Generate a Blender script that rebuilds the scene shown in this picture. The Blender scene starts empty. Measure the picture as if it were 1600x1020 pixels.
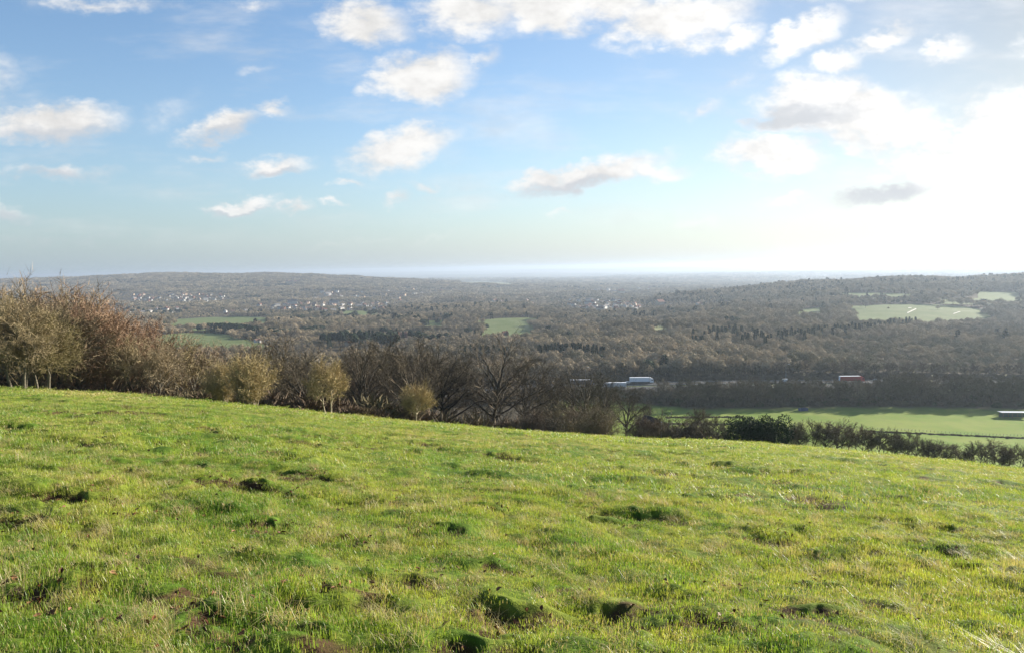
import bpy, math, random, time
import numpy as np
from mathutils import Vector, Matrix
T0 = time.time()
R = math.radians
scene = bpy.context.scene
COL = scene.collection
EYE = 1.6
HAZE = 1.02e-4
FPX = 1155.0
PITCH, ROLL = 4.55, -1.0
SUN_AZ, SUN_EL = 56.0, 17.5

# ------------------------------------------------------------------ camera
cam_d = bpy.data.cameras.new('camera')
cam = bpy.data.objects.new('camera', cam_d)
COL.objects.link(cam)
scene.camera = cam
cam_d.sensor_width = 36.0
cam_d.lens = 36.0 * FPX / 1600.0
cam_d.clip_start = 0.1
cam_d.clip_end = 200000.0
CM = Matrix.Rotation(R(90 - PITCH), 4, 'X') @ Matrix.Rotation(R(ROLL), 4, 'Z')
cam.matrix_world = Matrix.Translation((0, 0, EYE)) @ CM

def ray(px, py):
    d = CM @ Vector(((px - 800) / FPX, (510 - py) / FPX, -1.0))
    return d

# ------------------------------------------------------------------ render settings
scene.render.resolution_x, scene.render.resolution_y = 1024, 652
vs = scene.view_settings
vs.view_transform = 'Standard'
vs.look = 'None'
vs.exposure = 1.5
vs.gamma = 1.0
vs.use_curve_mapping = False
cy = scene.cycles
cy.max_bounces = 5
cy.diffuse_bounces = 2
cy.glossy_bounces = 1
cy.transmission_bounces = 2
cy.transparent_max_bounces = 6
cy.volume_bounces = 1
cy.caustics_reflective = False
cy.caustics_refractive = False
cy.use_denoising = True

# ------------------------------------------------------------------ node helpers
class NT:
    def __init__(s, tree):
        s.t = tree
        s.n = tree.nodes
        s.l = tree.links
    def new(s, typ, **kw):
        n = s.n.new(typ)
        for k, v in kw.items():
            setattr(n, k, v)
        return n
    def _in(s, sock, v):
        if v is None:
            return
        if hasattr(v, 'is_output') or isinstance(v, bpy.types.NodeSocket):
            s.l.new(v, sock)
        else:
            if isinstance(v, (tuple, list)) and len(v) == 3 and sock.type == 'RGBA':
                v = (v[0], v[1], v[2], 1)
            sock.default_value = v
    def m(s, op, a, b=None, c=None, clamp=False):
        n = s.new('ShaderNodeMath', operation=op)
        n.use_clamp = clamp
        s._in(n.inputs[0], a)
        if b is not None: s._in(n.inputs[1], b)
        if c is not None: s._in(n.inputs[2], c)
        return n.outputs[0]
    def vm(s, op, a, b=None, scale=None):
        n = s.new('ShaderNodeVectorMath', operation=op)
        s._in(n.inputs[0], a)
        if b is not None: s._in(n.inputs[1], b)
        if scale is not None: s._in(n.inputs['Scale'], scale)
        return n.outputs['Value'] if op in ('LENGTH', 'DOT_PRODUCT', 'DISTANCE') else n.outputs[0]
    def mr(s, v, a, b, c=0.0, d=1.0, smooth=True):
        n = s.new('ShaderNodeMapRange')
        if smooth: n.interpolation_type = 'SMOOTHSTEP'
        s._in(n.inputs[0], v)
        for i, q in enumerate((a, b, c, d)):
            s._in(n.inputs[1 + i], q)
        return n.outputs[0]
    def mix(s, f, a, b, bt='MIX'):
        n = s.new('ShaderNodeMix', data_type='RGBA', blend_type=bt)
        s._in(n.inputs[0], f)
        s._in(n.inputs[6], a)
        s._in(n.inputs[7], b)
        return n.outputs[2]
    def noise(s, vec, scale, detail=3, rough=0.55, dist=0.0, w=None):
        n = s.new('ShaderNodeTexNoise')
        if w is not None:
            n.noise_dimensions = '4D'
            n.inputs['W'].default_value = w
        s._in(n.inputs['Vector'], vec)
        n.inputs['Scale'].default_value = scale
        n.inputs['Detail'].default_value = detail
        n.inputs['Roughness'].default_value = rough
        n.inputs['Distortion'].default_value = dist
        return n.outputs['Fac'], n.outputs['Color']
    def sep(s, v):
        n = s.new('ShaderNodeSeparateXYZ')
        s._in(n.inputs[0], v)
        return n.outputs
    def comb(s, x, y, z):
        n = s.new('ShaderNodeCombineXYZ')
        for i, q in enumerate((x, y, z)):
            s._in(n.inputs[i], q)
        return n.outputs[0]

# ------------------------------------------------------------------ sun
S = Vector((math.sin(R(SUN_AZ)) * math.cos(R(SUN_EL)), math.cos(R(SUN_AZ)) * math.cos(R(SUN_EL)), math.sin(R(SUN_EL))))
sd = bpy.data.lights.new('sun', 'SUN')
sd.energy = 5.0
sd.angle = R(0.55)
sd.color = (1.0, 0.93, 0.82)
so = bpy.data.objects.new('sun', sd)
COL.objects.link(so)
so.rotation_euler = (-S).to_track_quat('-Z', 'Y').to_euler()
so.location = (0, 0, 50)

# ------------------------------------------------------------------ world: sky and clouds
world = bpy.data.worlds.new('World')
scene.world = world
world.use_nodes = True
w = NT(world.node_tree)
w.n.clear()
sky = w.new('ShaderNodeTexSky', sky_type='NISHITA')
sky.sun_disc = False
sky.sun_elevation = R(SUN_EL)
sky.sun_rotation = R(SUN_AZ)
sky.altitude = 200
sky.air_density = 1.0
sky.dust_density = 1.0
sky.ozone_density = 1.4
tc = w.new('ShaderNodeTexCoord')
D = tc.outputs['Generated']
dx, dy, dz = w.sep(D)
dyc = w.m('MAXIMUM', dy, 0.08)
ga = w.m('DIVIDE', dx, dyc)
gb = w.m('DIVIDE', dz, dyc)
P = w.comb(ga, gb, 0.0)
PS = w.comb(w.m('MULTIPLY', ga, 1.0), w.m('MULTIPLY', gb, 1.7), 0.0)
n1, n1c = w.noise(PS, 9.0, 5, 0.6)
n2, n2c = w.noise(PS, 26.0, 5, 0.62)
n3, n3c = w.noise(PS, 3.0, 3, 0.5)
wv = w.vm('SCALE', w.vm('SUBTRACT', n1c, (0.5, 0.5, 0.5)), scale=0.075)
wv2 = w.vm('SCALE', w.vm('SUBTRACT', n2c, (0.5, 0.5, 0.5)), scale=0.030)
PW = w.vm('ADD', w.vm('ADD', P, wv), wv2)
def gab(px, py):
    d = ray(px, py)
    return d.x / d.y, d.z / d.y
# (px, py, rx, ry, tilt deg, thickness)
CL = [
 (80, 186, 112, 30, 3, 1.15), (90, 266, 92, 14, 0, .55), (0, 335, 50, 16, 0, .65), (90, 372, 150, 10, 0, .30),
 (345, 202, 66, 19, 10, .95), (425, 175, 34, 15, 0, .65), (320, 247, 34, 11, 5, .50), (435, 254, 58, 17, 3, .80),
 (378, 319, 58, 13, 0, .90), (460, 328, 30, 10, 0, .70), (525, 323, 22, 6, 0, .45), (548, 290, 24, 9, 0, .55),
 (630, 228, 92, 32, 14, 1.0), (615, 315, 20, 11, 0, .55), (665, 297, 28, 9, 0, .5),
 (570, 32, 66, 36, 0, 1.05), (660, 118, 78, 37, 0, 1.25), (755, 98, 26, 18, 30, .45),
 (740, 20, 92, 42, 0, 1.0), (860, 10, 120, 34, 0, 1.1), (1060, 26, 112, 40, 5, 1.3), (950, 5, 90, 30, 0, 1.0),
 (930, 268, 112, 21, 12, 1.1), (850, 282, 52, 16, 8, .9), (1020, 262, 68, 14, -6, .7), (1165, 56, 38, 22, 10, .9),
 (1090, 170, 40, 14, 22, .45), (1085, 349, 46, 10, 0, .7), (885, 335, 28, 6, 0, .4),
 (1260, 55, 62, 26, 28, 1.15), (1375, 60, 48, 22, 10, 1.0), (1480, 84, 40, 22, 10, .75), (1310, 95, 40, 18, 20, .8),
 (1310, 172, 122, 46, -8, 1.4), (1205, 248, 84, 30, -8, 1.2), (1240, 185, 76, 20, 4, 1.2), (1400, 205, 90, 34, 0, 1.0),
 (1380, 303, 90, 21, 8, 1.2), (1470, 240, 120, 34, 6, .9), (1240, 318, 54, 10, 8, .6), (1580, 210, 110, 70, 0, 1.2),
 (1560, 300, 80, 20, 0, .7), (400, 15, 50, 20, 10, .35), (150, 5, 130, 16, -4, .5), (400, 100, 34, 14, 20, .25),
 (270, 170, 60, 26, 20, .18), (640, 372, 160, 6, 0, .25), (530, 385, 60, 5, 0, .35), (1140, 120, 60, 16, 25, .3),
 (1700, 60, 90, 40, 10, 1.0), (-90, 120, 110, 40, 0, .9), (-200, 300, 120, 26, 0, .8), (1800, 330, 120, 26, 0, .8),
 (200, -60, 160, 40, 0, .9), (1300, -60, 160, 50, 0, 1.0),
]
acc = None
for (px, py, rx, ry, t, th) in CL:
    a0, b0 = gab(px, py)
    mp = w.new('ShaderNodeMapping', vector_type='TEXTURE')
    w._in(mp.inputs[0], PW)
    mp.inputs[1].default_value = (a0, b0, 0)
    mp.inputs[2].default_value = (0, 0, R(t + 1))
    mp.inputs[3].default_value = (1.38 * rx / FPX, 1.42 * ry / FPX, 1)
    d = w.vm('LENGTH', mp.outputs[0])
    f = w.m('MULTIPLY', w.m('SUBTRACT', 1.0, d, clamp=True), th * 1.12 + .10)
    acc = f if acc is None else w.m('MAXIMUM', acc, f)
edge = w.m('ADD', acc, w.m('MULTIPLY', w.m('SUBTRACT', n2, 0.5), w.m('MULTIPLY', w.m('MINIMUM', acc, 0.35), 3.2)))
edge = w.m('ADD', edge, w.m('MULTIPLY', w.m('SUBTRACT', n1, 0.5), w.m('MULTIPLY', w.m('MINIMUM', acc, 0.4), 1.6)))
alpha = w.mr(edge, 0.02, 0.92)
# thin streaky veil low in the sky
vn, _ = w.noise(w.comb(w.m('MULTIPLY', ga, 1.0), w.m('MULTIPLY', gb, 4.0), 0.3), 4.5, 5, 0.6)
veil = w.m('MULTIPLY', w.mr(vn, 0.46, 0.78), 0.42)
alpha = w.m('MAXIMUM', alpha, veil)
alpha = w.m('MULTIPLY', alpha, w.mr(dy, 0.10, 0.35))
alpha = w.m('MULTIPLY', alpha, w.mr(gb, 0.012, 0.10))
# lighting of the cloud: greyer where it is thick and on the underside
SH = [(95, 205, 110, 13, 3), (1235, 182, 95, 17, 3), (1370, 303, 85, 17, 8), (350, 213, 70, 9, 8), (440, 264, 60, 7, 0),
      (870, 292, 90, 9, 8), (375, 328, 60, 5, 0), (80, 272, 90, 8, 0), (10, 342, 60, 12, 0), (90, 375, 150, 9, 0), (1140, 372, 60, 8, 0)]
sacc = None
for (px, py, rx, ry, t) in SH:
    a0, b0 = gab(px, py)
    mp = w.new('ShaderNodeMapping', vector_type='TEXTURE')
    w._in(mp.inputs[0], PW)
    mp.inputs[1].default_value = (a0, b0, 0)
    mp.inputs[2].default_value = (0, 0, R(t + 1))
    mp.inputs[3].default_value = (1.5 * rx / FPX, 1.8 * ry / FPX, 1)
    d = w.vm('LENGTH', mp.outputs[0])
    f = w.m('SUBTRACT', 1.0, d, clamp=True)
    sacc = f if sacc is None else w.m('MAXIMUM', sacc, f)
shade = w.mr(sacc, 0.0, 0.75)
dot = w.vm('DOT_PRODUCT', D, tuple(S))
near = w.m('POWER', w.m('MAXIMUM', dot, 0.0), 5.0)
near2 = w.m('POWER', w.m('MAXIMUM', dot, 0.0), 14.0)
cl_b = w.m('ADD', 5.2, w.m('MULTIPLY', near, 2.0))
cl_lit = w.vm('SCALE', (1.0, 0.99, 0.975), scale=w.m('MULTIPLY', cl_b, w.mr(w.m('ADD', w.m('MULTIPLY', n1, .6), w.m('MULTIPLY', n2, .4)), .35, .62, .86, 1.12)))
cl_dk = w.vm('SCALE', (0.84, 0.89, 0.96), scale=w.m('ADD', 4.2, w.m('MULTIPLY', near, .5)))
cl_c = w.mix(w.m('MULTIPLY', shade, 0.80), cl_lit, cl_dk)
# sky: pale aureole round the sun and paler air low down
aur = w.vm('SCALE', (1.0, 0.97, 0.90), scale=w.m('ADD', w.m('MULTIPLY', near, 0.8), w.m('MULTIPLY', near2, 0.9)))
lowb = w.m('POWER', w.m('SUBTRACT', 1.0, w.m('MAXIMUM', dz, 0.0), clamp=True), 9.0)
skyc = w.mix(1.0, sky.outputs[0], (0.90, 1.04, 1.18), 'MULTIPLY')
skyc = w.vm('SCALE', skyc, scale=w.mr(near, 0.02, 0.75, 1.0, 0.30, smooth=False))
skyc = w.vm('ADD', skyc, aur)
gl = w.m('POWER', w.m('MAXIMUM', dot, 0.0), 1.5)
lowc = w.comb(*[w.m('MULTIPLY', b0, w.m('ADD', 1.0, w.m('MULTIPLY', gl, k0))) for b0, k0 in ((2.55, 1.25), (3.2, .85), (3.75, .55))])
skyc = w.mix(w.m('MULTIPLY', lowb, 0.88), skyc, lowc)
fin = w.mix(alpha, skyc, cl_c)
bg = w.new('ShaderNodeBackground')
w._in(bg.inputs[0], fin)
bg.inputs[1].default_value = 0.0605
wo = w.new('ShaderNodeOutputWorld')
w.l.new(bg.outputs[0], wo.inputs[0])

# ------------------------------------------------------------------ numpy noise
def _hash(ix, iy, seed):
    h = (ix.astype(np.int64) * 374761393 + iy.astype(np.int64) * 668265263 + seed * 974634777) & 0xFFFFFFFF
    h = ((h ^ (h >> 13)) * 1274126177) & 0xFFFFFFFF
    h = h ^ (h >> 16)
    return (h & 0xFFFFFF) / float(0xFFFFFF)
def vnoise(x, y, seed=0):
    ix = np.floor(x); iy = np.floor(y)
    fx = x - ix; fy = y - iy
    fx = fx * fx * fx * (fx * (fx * 6 - 15) + 10)
    fy = fy * fy * fy * (fy * (fy * 6 - 15) + 10)
    a = _hash(ix, iy, seed); b = _hash(ix + 1, iy, seed)
    c = _hash(ix, iy + 1, seed); d = _hash(ix + 1, iy + 1, seed)
    return (a * (1 - fx) + b * fx) * (1 - fy) + (c * (1 - fx) + d * fx) * fy - 0.5
def fbm(x, y, oct=4, seed=0, gain=0.5):
    s = 0; a = 1.0
    for i in range(oct):
        s = s + a * vnoise(x, y, seed + i * 17)
        x = x * 1.93 + 13.7; y = y * 1.93 - 7.1; a *= gain
    return s

# ------------------------------------------------------------------ terrain height
def sm(a, b, v):
    t = np.clip((v - a) / float(b - a), 0, 1)
    return t * t * (3 - 2 * t)
EDGE = [(-678, 590, 60), (-300, 597, 60), (0, 607, 62), (200, 616, 64), (400, 636, 68), (600, 657, 78), (800, 676, 90),
        (1000, 691, 102), (1150, 696, 108), (1300, 709, 106), (1450, 724, 100), (1600, 740, 93), (1900, 776, 90), (2278, 820, 85)]
# after the brow: (depth, height relative to the eye) per column
WD = lambda *a: list(a)
FARC = {
 -678: WD((100, -26), (150, -46), (220, -70), (330, -84), (500, -88), (1000, -95), (1500, -105), (2000, -110), (2700, -110), (3600, -95), (4600, -70), (5600, -20), (7500, -80), (12000, -170), (20000, -180), (30000, -130), (60000, -300)),
 0: WD((100, -24), (150, -44), (220, -70), (330, -86), (500, -90), (1000, -96), (1500, -106), (2000, -120), (2700, -122), (3600, -112), (4600, -85), (5800, -28), (7500, -80), (12000, -170), (20000, -180), (30000, -110), (60000, -300)),
 250: WD((100, -24), (150, -44), (220, -70), (330, -86), (500, -90), (900, -97), (1150, -99), (1400, -101), (1700, -108), (2000, -122), (2700, -124), (3600, -106), (4600, -60), (5600, 9), (7500, -80), (12000, -170), (20000, -180), (30000, -110), (60000, -300)),
 500: WD((105, -25), (150, -41), (220, -66), (330, -86), (500, -90), (1000, -97), (1500, -108), (2000, -118), (2700, -124), (3600, -108), (4500, -70), (5300, -24), (7500, -80), (12000, -170), (20000, -180), (30000, -100), (60000, -300)),
 650: WD((110, -25), (150, -39), (220, -63), (320, -84), (500, -87), (1000, -96), (1500, -106), (2000, -116), (2700, -124), (3600, -118), (4300, -104), (5000, -84), (7500, -140), (12000, -170), (20000, -175), (30000, -95), (60000, -300)),
 800: WD((130, -32), (160, -42), (220, -62), (310, -80), (420, -82), (500, -83), (700, -87), (1000, -95), (1500, -106), (2000, -116), (2700, -124), (3600, -126), (4500, -122), (5200, -122), (7500, -160), (12000, -180), (20000, -165), (30000, -85), (60000, -300)),
 1000: WD((130, -34), (160, -43), (220, -58), (310, -79), (420, -81), (500, -82), (700, -84), (1000, -88), (1300, -94), (1700, -110), (2000, -118), (2700, -128), (3600, -134), (5000, -140), (7500, -160), (12000, -180), (20000, -160), (30000, -70), (60000, -300)),
 1150: WD((130, -35), (160, -43), (220, -58), (310, -79), (420, -81), (500, -82), (700, -84), (1000, -86), (1250, -80), (1500, -95), (1800, -100), (2300, -78), (3000, -120), (5000, -150), (7500, -165), (12000, -180), (20000, -155), (30000, -60), (60000, -300)),
 1250: WD((130, -36), (160, -44), (220, -60), (310, -79), (420, -81), (500, -82), (700, -84), (1000, -88), (1300, -84), (1500, -93), (1800, -92), (2300, -66), (3000, -120), (5000, -150), (7500, -165), (12000, -180), (20000, -155), (30000, -55), (60000, -300)),
 1400: WD((130, -37), (160, -45), (220, -61), (310, -79), (420, -81), (500, -82), (700, -86), (1000, -93), (1200, -89), (1500, -83), (1800, -70), (2200, -58), (3000, -110), (5000, -150), (7500, -165), (12000, -170), (20000, -130), (30000, -45), (60000, -300)),
 1550: WD((120, -36), (160, -47), (220, -63), (310, -80), (420, -83), (500, -84), (700, -89), (1000, -98), (1200, -96), (1500, -88), (1800, -72), (2200, -52), (3000, -110), (5000, -150), (7500, -165), (12000, -160), (20000, -100), (30000, -35), (60000, -300)),
 1750: WD((120, -38), (160, -49), (220, -65), (310, -81), (420, -84), (500, -85), (700, -90), (1000, -100), (1200, -98), (1500, -88), (1800, -68), (2200, -42), (3000, -110), (5000, -150), (7500, -165), (12000, -160), (20000, -100), (30000, -30), (60000, -300)),
 2278: WD((120, -42), (160, -54), (220, -70), (310, -83), (420, -85), (500, -86), (700, -90), (1000, -100), (1200, -98), (1500, -88), (1800, -66), (2200, -36), (3000, -110), (5000, -150), (7500, -165), (12000, -160), (20000, -100), (30000, -30), (60000, -300)),
}
def eyeline_u(px):   # tangent azimuth of a column near the horizon
    d = ray(px, 500)
    return d.x / d.y
EU = np.array([eyeline_u(e[0]) for e in EDGE])
EY = np.array([float(e[2]) for e in EDGE])
ED = np.array([-(ray(e[0], e[1]).z / ray(e[0], e[1]).y) for e in EDGE])
NU, NL = 360, 560
UMAX = EU[-1]; UMIN = EU[0]
UG = np.linspace(UMIN, UMAX, NU)
LG = np.linspace(math.log(0.5), math.log(60000), NL)
def smooth1(a, k, axis=0):
    ker = np.hanning(k + 2)[1:-1]; ker /= ker.sum()
    pad = k // 2
    b = np.concatenate([np.repeat(np.take(a, [0], axis), pad, axis), a, np.repeat(np.take(a, [-1], axis), pad, axis)], axis)
    return np.apply_along_axis(lambda v: np.convolve(v, ker, 'valid'), axis, b)
eY = smooth1(np.interp(UG, EU, EY), 31); eD = smooth1(np.interp(UG, EU, ED), 25)
FC = sorted(FARC)
FU = np.array([eyeline_u(p) for p in FC])
Yg = np.exp(LG)
farcol = []
for p in FC:
    k = FARC[p]
    farcol.append(np.interp(LG, [math.log(a) for a, b in k], [b for a, b in k]))
farcol = np.array(farcol)
G = np.zeros((NU, NL))
for j in range(NL):
    G[:, j] = np.interp(UG, FU, farcol[:, j])
G = smooth1(G, 31, 0)
G = smooth1(G, 13, 1)          # metres relative to the eye
TAB = np.zeros((NU, NL))
for i in range(NU):
    A = eD[i] - EYE / eY[i]
    nearz = -EYE - Yg * A * (0.84 + 0.16 * Yg / eY[i])
    zE = -EYE - eY[i] * A
    t = sm(math.log(eY[i]) - 0.02, math.log(eY[i] * 1.35), LG)
    TAB[i] = nearz * (1 - t) + G[i] * t
    TAB[i] = (TAB[i] + EYE) / Yg      # slope seen from the camera's foot
def edge_y(u):
    return np.interp(u, UG, eY)
def base_z(x, y):
    x = np.asarray(x, float); y = np.asarray(y, float)
    r = np.hypot(x, y) + 1e-9
    az = np.arctan2(x, y)
    azc = np.clip(az, math.atan(UMIN) + 1e-4, math.atan(UMAX) - 1e-4)
    Y = r * np.cos(azc)
    u = np.tan(azc)
    fi = np.clip((u - UMIN) / (UMAX - UMIN) * (NU - 1), 0, NU - 1.001)
    fj = np.clip((np.log(np.maximum(Y, 0.5)) - LG[0]) / (LG[-1] - LG[0]) * (NL - 1), 0, NL - 1.001)
    i = fi.astype(int); j = fj.astype(int); a = fi - i; b = fj - j
    g = (TAB[i, j] * (1 - a) + TAB[i + 1, j] * a) * (1 - b) + (TAB[i, j + 1] * (1 - a) + TAB[i + 1, j + 1] * a) * b
    z = g * Y
    pl = np.clip(-(0.10 * x + 0.17 * y), -90, 14)
    wgt = sm(50, 80, np.degrees(np.abs(az)))
    z = z * (1 - wgt) + pl * wgt
    # rolling relief far away
    rl = sm(600, 1400, r)
    z = z + rl * fbm(x / 420, y / 420, 3, 5) * 12 * (1 - sm(9000, 15000, r)) + sm(6000, 16000, r) * fbm(x / 3800, y / 2600, 3, 9) * 40
    return z

# pits and tussocks of the near pasture
rp = random.Random(11)
def hit(px, py, add=0.0, maxd=60000):
    d = ray(px, py)
    d = d / d.y
    Ys = np.geomspace(450.0 if add > 2.5 else 2.0, 42000.0, 700)
    f = EYE + d.z * Ys - (base_z(d.x * Ys, Ys) + add)
    k = np.nonzero(f < 0)[0]
    if len(k) == 0 or k[0] == 0: return None
    Y2 = np.linspace(Ys[k[0] - 1], Ys[k[0]], 40)
    f = EYE + d.z * Y2 - (base_z(d.x * Y2, Y2) + add)
    k = np.nonzero(f < 0)[0]
    Y = float(Y2[k[0]] if len(k) else Y2[-1])
    return Vector((d.x * Y, Y, float(base_z(d.x * Y, Y))))
zf = base_z
PITS = []
for (px, py, rr, dp) in [(850, 985, .30, .07), (300, 950, .34, .11), (140, 893, .32, .10), (745, 884, .30, .10), (1262, 906, .34, .13), (1110, 918, .30, .08),
        (60, 803, .42, .10), (430, 818, .40, .10), (250, 792, .35, .07), (560, 846, .28, .07), (745, 795, .45, .10), (630, 912, .28, .08), (1228, 750, .5, .10),
        (372, 757, .6, .12), (1462, 864, .4, .07), (1050, 741, .5, .07), (1208, 838, .3, .10), (690, 985, .22, .08), (1090, 985, .25, .07), (480, 930, .25, .07),
        (655, 742, .5, .08), (800, 725, .6, .08), (1295, 785, .45, .06), (1270, 775, .45, .08), (1010, 815, .3, .06), (470, 745, .5, .07), (150, 645, 1.2, .12),
        (600, 783, .4, .07), (1500, 775, .45, .06), (1300, 870, .28, .06), (960, 960, .22, .06), (1200, 960, .25, .06), (330, 1000, .3, .09), (40, 940, .3, .08),
        (850, 845, .3, .06), (900, 790, .35, .05), (215, 860, .3, .07), (120, 775, .4, .07)]:
    h_ = hit(px, py)
    PITS.append((h_.x, h_.y, rr, min(dp, .085), rp.uniform(-.6, .3), rp.uniform(1.5, 2.6)))
for k in range(900):
    Y = 3.0 + 85 * rp.random() ** 1.35
    u = rp.uniform(-.85, .85)
    s_ = .10 + .22 * rp.random() ** 1.6 + Y * .004
    PITS.append((u * Y, Y, s_, (rp.uniform(.02, .055) + Y * .0004), rp.uniform(-.8, .8), rp.uniform(1.2, 2.6)))
PA = np.array(PITS)
def micro(x, y):
    """small relief of the pasture and how bare (0..1) the soil is there"""
    shp = x.shape
    x = x.ravel(); y = y.ravel()
    r = np.hypot(x, y)
    z = fbm(x / 2.4, y / 2.4, 3, 31) * 0.18 + fbm(x / .66, y / .52, 2, 77) * 0.105 + fbm(x / .26, y / .21, 2, 99) * 0.058 * (1 - sm(12, 25, r))
    hn = sm(.05, .30, fbm(x / .42, y / .30, 2, 141)) * sm(-.3, .2, fbm(x / 2.6, y / 2.2, 2, 142))
    hf = sm(.07, .32, fbm(x / 1.5, y / .85, 2, 143)) * sm(-.25, .2, fbm(x / 7, y / 6, 2, 144)) * sm(10, 25, r)
    z = z - .085 * hn * (1 - .5 * sm(20, 40, r)) - .20 * hf
    soil = np.maximum(.62 * hn, .6 * hf)
    for (cx, cy_, rr, dp, an, el) in PA:
        m = np.nonzero((np.abs(x - cx) < rr * 3.4) & (np.abs(y - cy_) < rr * 3.4))[0]
        if len(m) == 0: continue
        X = x[m] - cx; Yy = y[m] - cy_
        X = X + fbm(x[m] / .22, y[m] / .22, 2, 5) * rr * 1.5
        Yy = Yy + fbm(x[m] / .22 + 9, y[m] / .22, 2, 6) * rr * 1.3
        a = (X * math.cos(an) + Yy * math.sin(an)) / el
        b = (-X * math.sin(an) + Yy * math.cos(an))
        q = np.sqrt(a * a + b * b) / rr
        dp_ = dp * .8 * (.55 + .45 * float(sm(4, 9, math.hypot(cx, cy_))))
        z[m] -= dp_ * .85 * (1 - sm(.35, 1.0, q))
        # raised tussock on the far side, toward the sun
        q2 = np.sqrt(a * a + (b - rr * 1.15) ** 2) / (rr * 1.15)
        z[m] += dp_ * .45 * (1 - sm(.0, 1.0, q2))
        soil[m] = np.maximum(soil[m], (1 - sm(.3, .95, q)) * min(1, dp / .08))
    fade = 1 - sm(85, 120, r)
    fade = fade * sm(.5, 2, r)
    return (z * fade).reshape(shp), (soil * fade).reshape(shp)
def zmic(x, y):
    x = np.atleast_1d(np.asarray(x, float)); y = np.atleast_1d(np.asarray(y, float))
    return base_z(x, y) + micro(x, y)[0]

# ------------------------------------------------------------------ mesh helpers
def mesh_np(name, V, F, mats, midx=None, smooth=False):
    """V n x 3, F m x k (k = 3 or 4)"""
    me = bpy.data.meshes.new(name)
    V = np.asarray(V, np.float32); F = np.asarray(F, np.int32)
    k = F.shape[1]
    me.vertices.add(len(V)); me.vertices.foreach_set('co', V.ravel())
    me.loops.add(F.size); me.loops.foreach_set('vertex_index', F.ravel())
    me.polygons.add(len(F))
    me.polygons.foreach_set('loop_start', np.arange(0, F.size, k, dtype=np.int32))
    me.polygons.foreach_set('loop_total', np.full(len(F), k, np.int32))
    if midx is not None: me.polygons.foreach_set('material_index', np.asarray(midx, np.int32))
    me.polygons.foreach_set('use_smooth', np.full(len(F), smooth, bool))
    for m_ in mats: me.materials.append(m_)
    me.update(calc_edges=True)
    return me
class MB:
    def __init__(s):
        s.v = []; s.f = []; s.m = []
    def quad(s, a, b, c, d, m=0):
        n = len(s.v); s.v += [tuple(a), tuple(b), tuple(c), tuple(d)]; s.f.append((n, n + 1, n + 2, n + 3)); s.m.append(m)
    def tri(s, a, b, c, m=0):
        n = len(s.v); s.v += [tuple(a), tuple(b), tuple(c)]; s.f.append((n, n + 1, n + 2)); s.m.append(m)
    def box(s, x0, x1, y0, y1, z0, z1, m=0):
        n = len(s.v)
        s.v += [(x, y, z) for z in (z0, z1) for y in (y0, y1) for x in (x0, x1)]
        for f in ((0, 2, 3, 1), (4, 5, 7, 6), (0, 1, 5, 4), (2, 6, 7, 3), (0, 4, 6, 2), (1, 3, 7, 5)):
            s.f.append(tuple(n + i for i in f)); s.m.append(m)
    def prism(s, pts, y0, y1, m=0):   # polygon in xz, extruded along y
        n = len(s.v); k = len(pts)
        s.v += [(x, y0, z) for x, z in pts] + [(x, y1, z) for x, z in pts]
        s.f.append(tuple(n + i for i in range(k))); s.m.append(m)
        s.f.append(tuple(n + k + i for i in reversed(range(k)))); s.m.append(m)
        for i in range(k):
            j = (i + 1) % k
            s.f.append((n + i, n + k + i, n + k + j, n + j)); s.m.append(m)
    def tube(s, pts, rad, sides=5, m=0, cap=True):
        base = len(s.v)
        up = Vector((0.13, 0.31, 0.94))
        for i, p in enumerate(pts):
            a = pts[max(i - 1, 0)]; b = pts[min(i + 1, len(pts) - 1)]
            t = (Vector(b) - Vector(a))
            if t.length < 1e-9: t = Vector((0, 0, 1))
            t.normalize()
            ax = t.cross(Vector((1, 0.2, 0)) if abs(t.z) > .7 else up).normalized(); bx = t.cross(ax)
            for k in range(sides):
                q = 2 * math.pi * k / sides
                s.v.append(tuple(Vector(p) + (ax * math.cos(q) + bx * math.sin(q)) * rad[i]))
        for i in range(len(pts) - 1):
            for k in range(sides):
                k2 = (k + 1) % sides
                s.f.append((base + i * sides + k, base + i * sides + k2, base + (i + 1) * sides + k2, base + (i + 1) * sides + k)); s.m.append(m)
        if cap:
            s.f.append(tuple(base + (len(pts) - 1) * sides + k for k in range(sides))); s.m.append(m)
            s.f.append(tuple(base + k for k in reversed(range(sides)))); s.m.append(m)
    def cyl(s, c, r, h, axis='x', sides=14, m=0):
        pts = [Vector(c), Vector(c)]
        off = Vector({'x': (1, 0, 0), 'y': (0, 1, 0), 'z': (0, 0, 1)}[axis]) * h
        s.tube([pts[0], pts[0] + off], [r, r], sides, m)
    def mesh(s, name, mats, smooth=False):
        me = bpy.data.meshes.new(name)
        me.from_pydata(s.v, [], s.f)
        for q in mats: me.materials.append(q)
        me.polygons.foreach_set('material_index', np.array(s.m, np.int32))
        if smooth: me.polygons.foreach_set('use_smooth', np.ones(len(s.f), bool))
        me.update()
        return me
def obj(name, me, parent=None, coll=None):
    o = bpy.data.objects.new(name, me)
    (coll or COL).objects.link(o)
    if parent: o.parent = parent
    return o
def empty(name, loc=(0, 0, 0), rz=0.0, sc=1.0):
    o = bpy.data.objects.new(name, None)
    COL.objects.link(o)
    o.empty_display_size = .3
    o.location = loc; o.rotation_euler = (0, 0, rz); o.scale = (sc, sc, sc) if not isinstance(sc, tuple) else sc
    return o
def tag(o, label=None, cat=None, group=None, kind=None):
    for k, v in (('label', label), ('category', cat), ('group', group), ('kind', kind)):
        if v: o[k] = v
    return o
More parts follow.
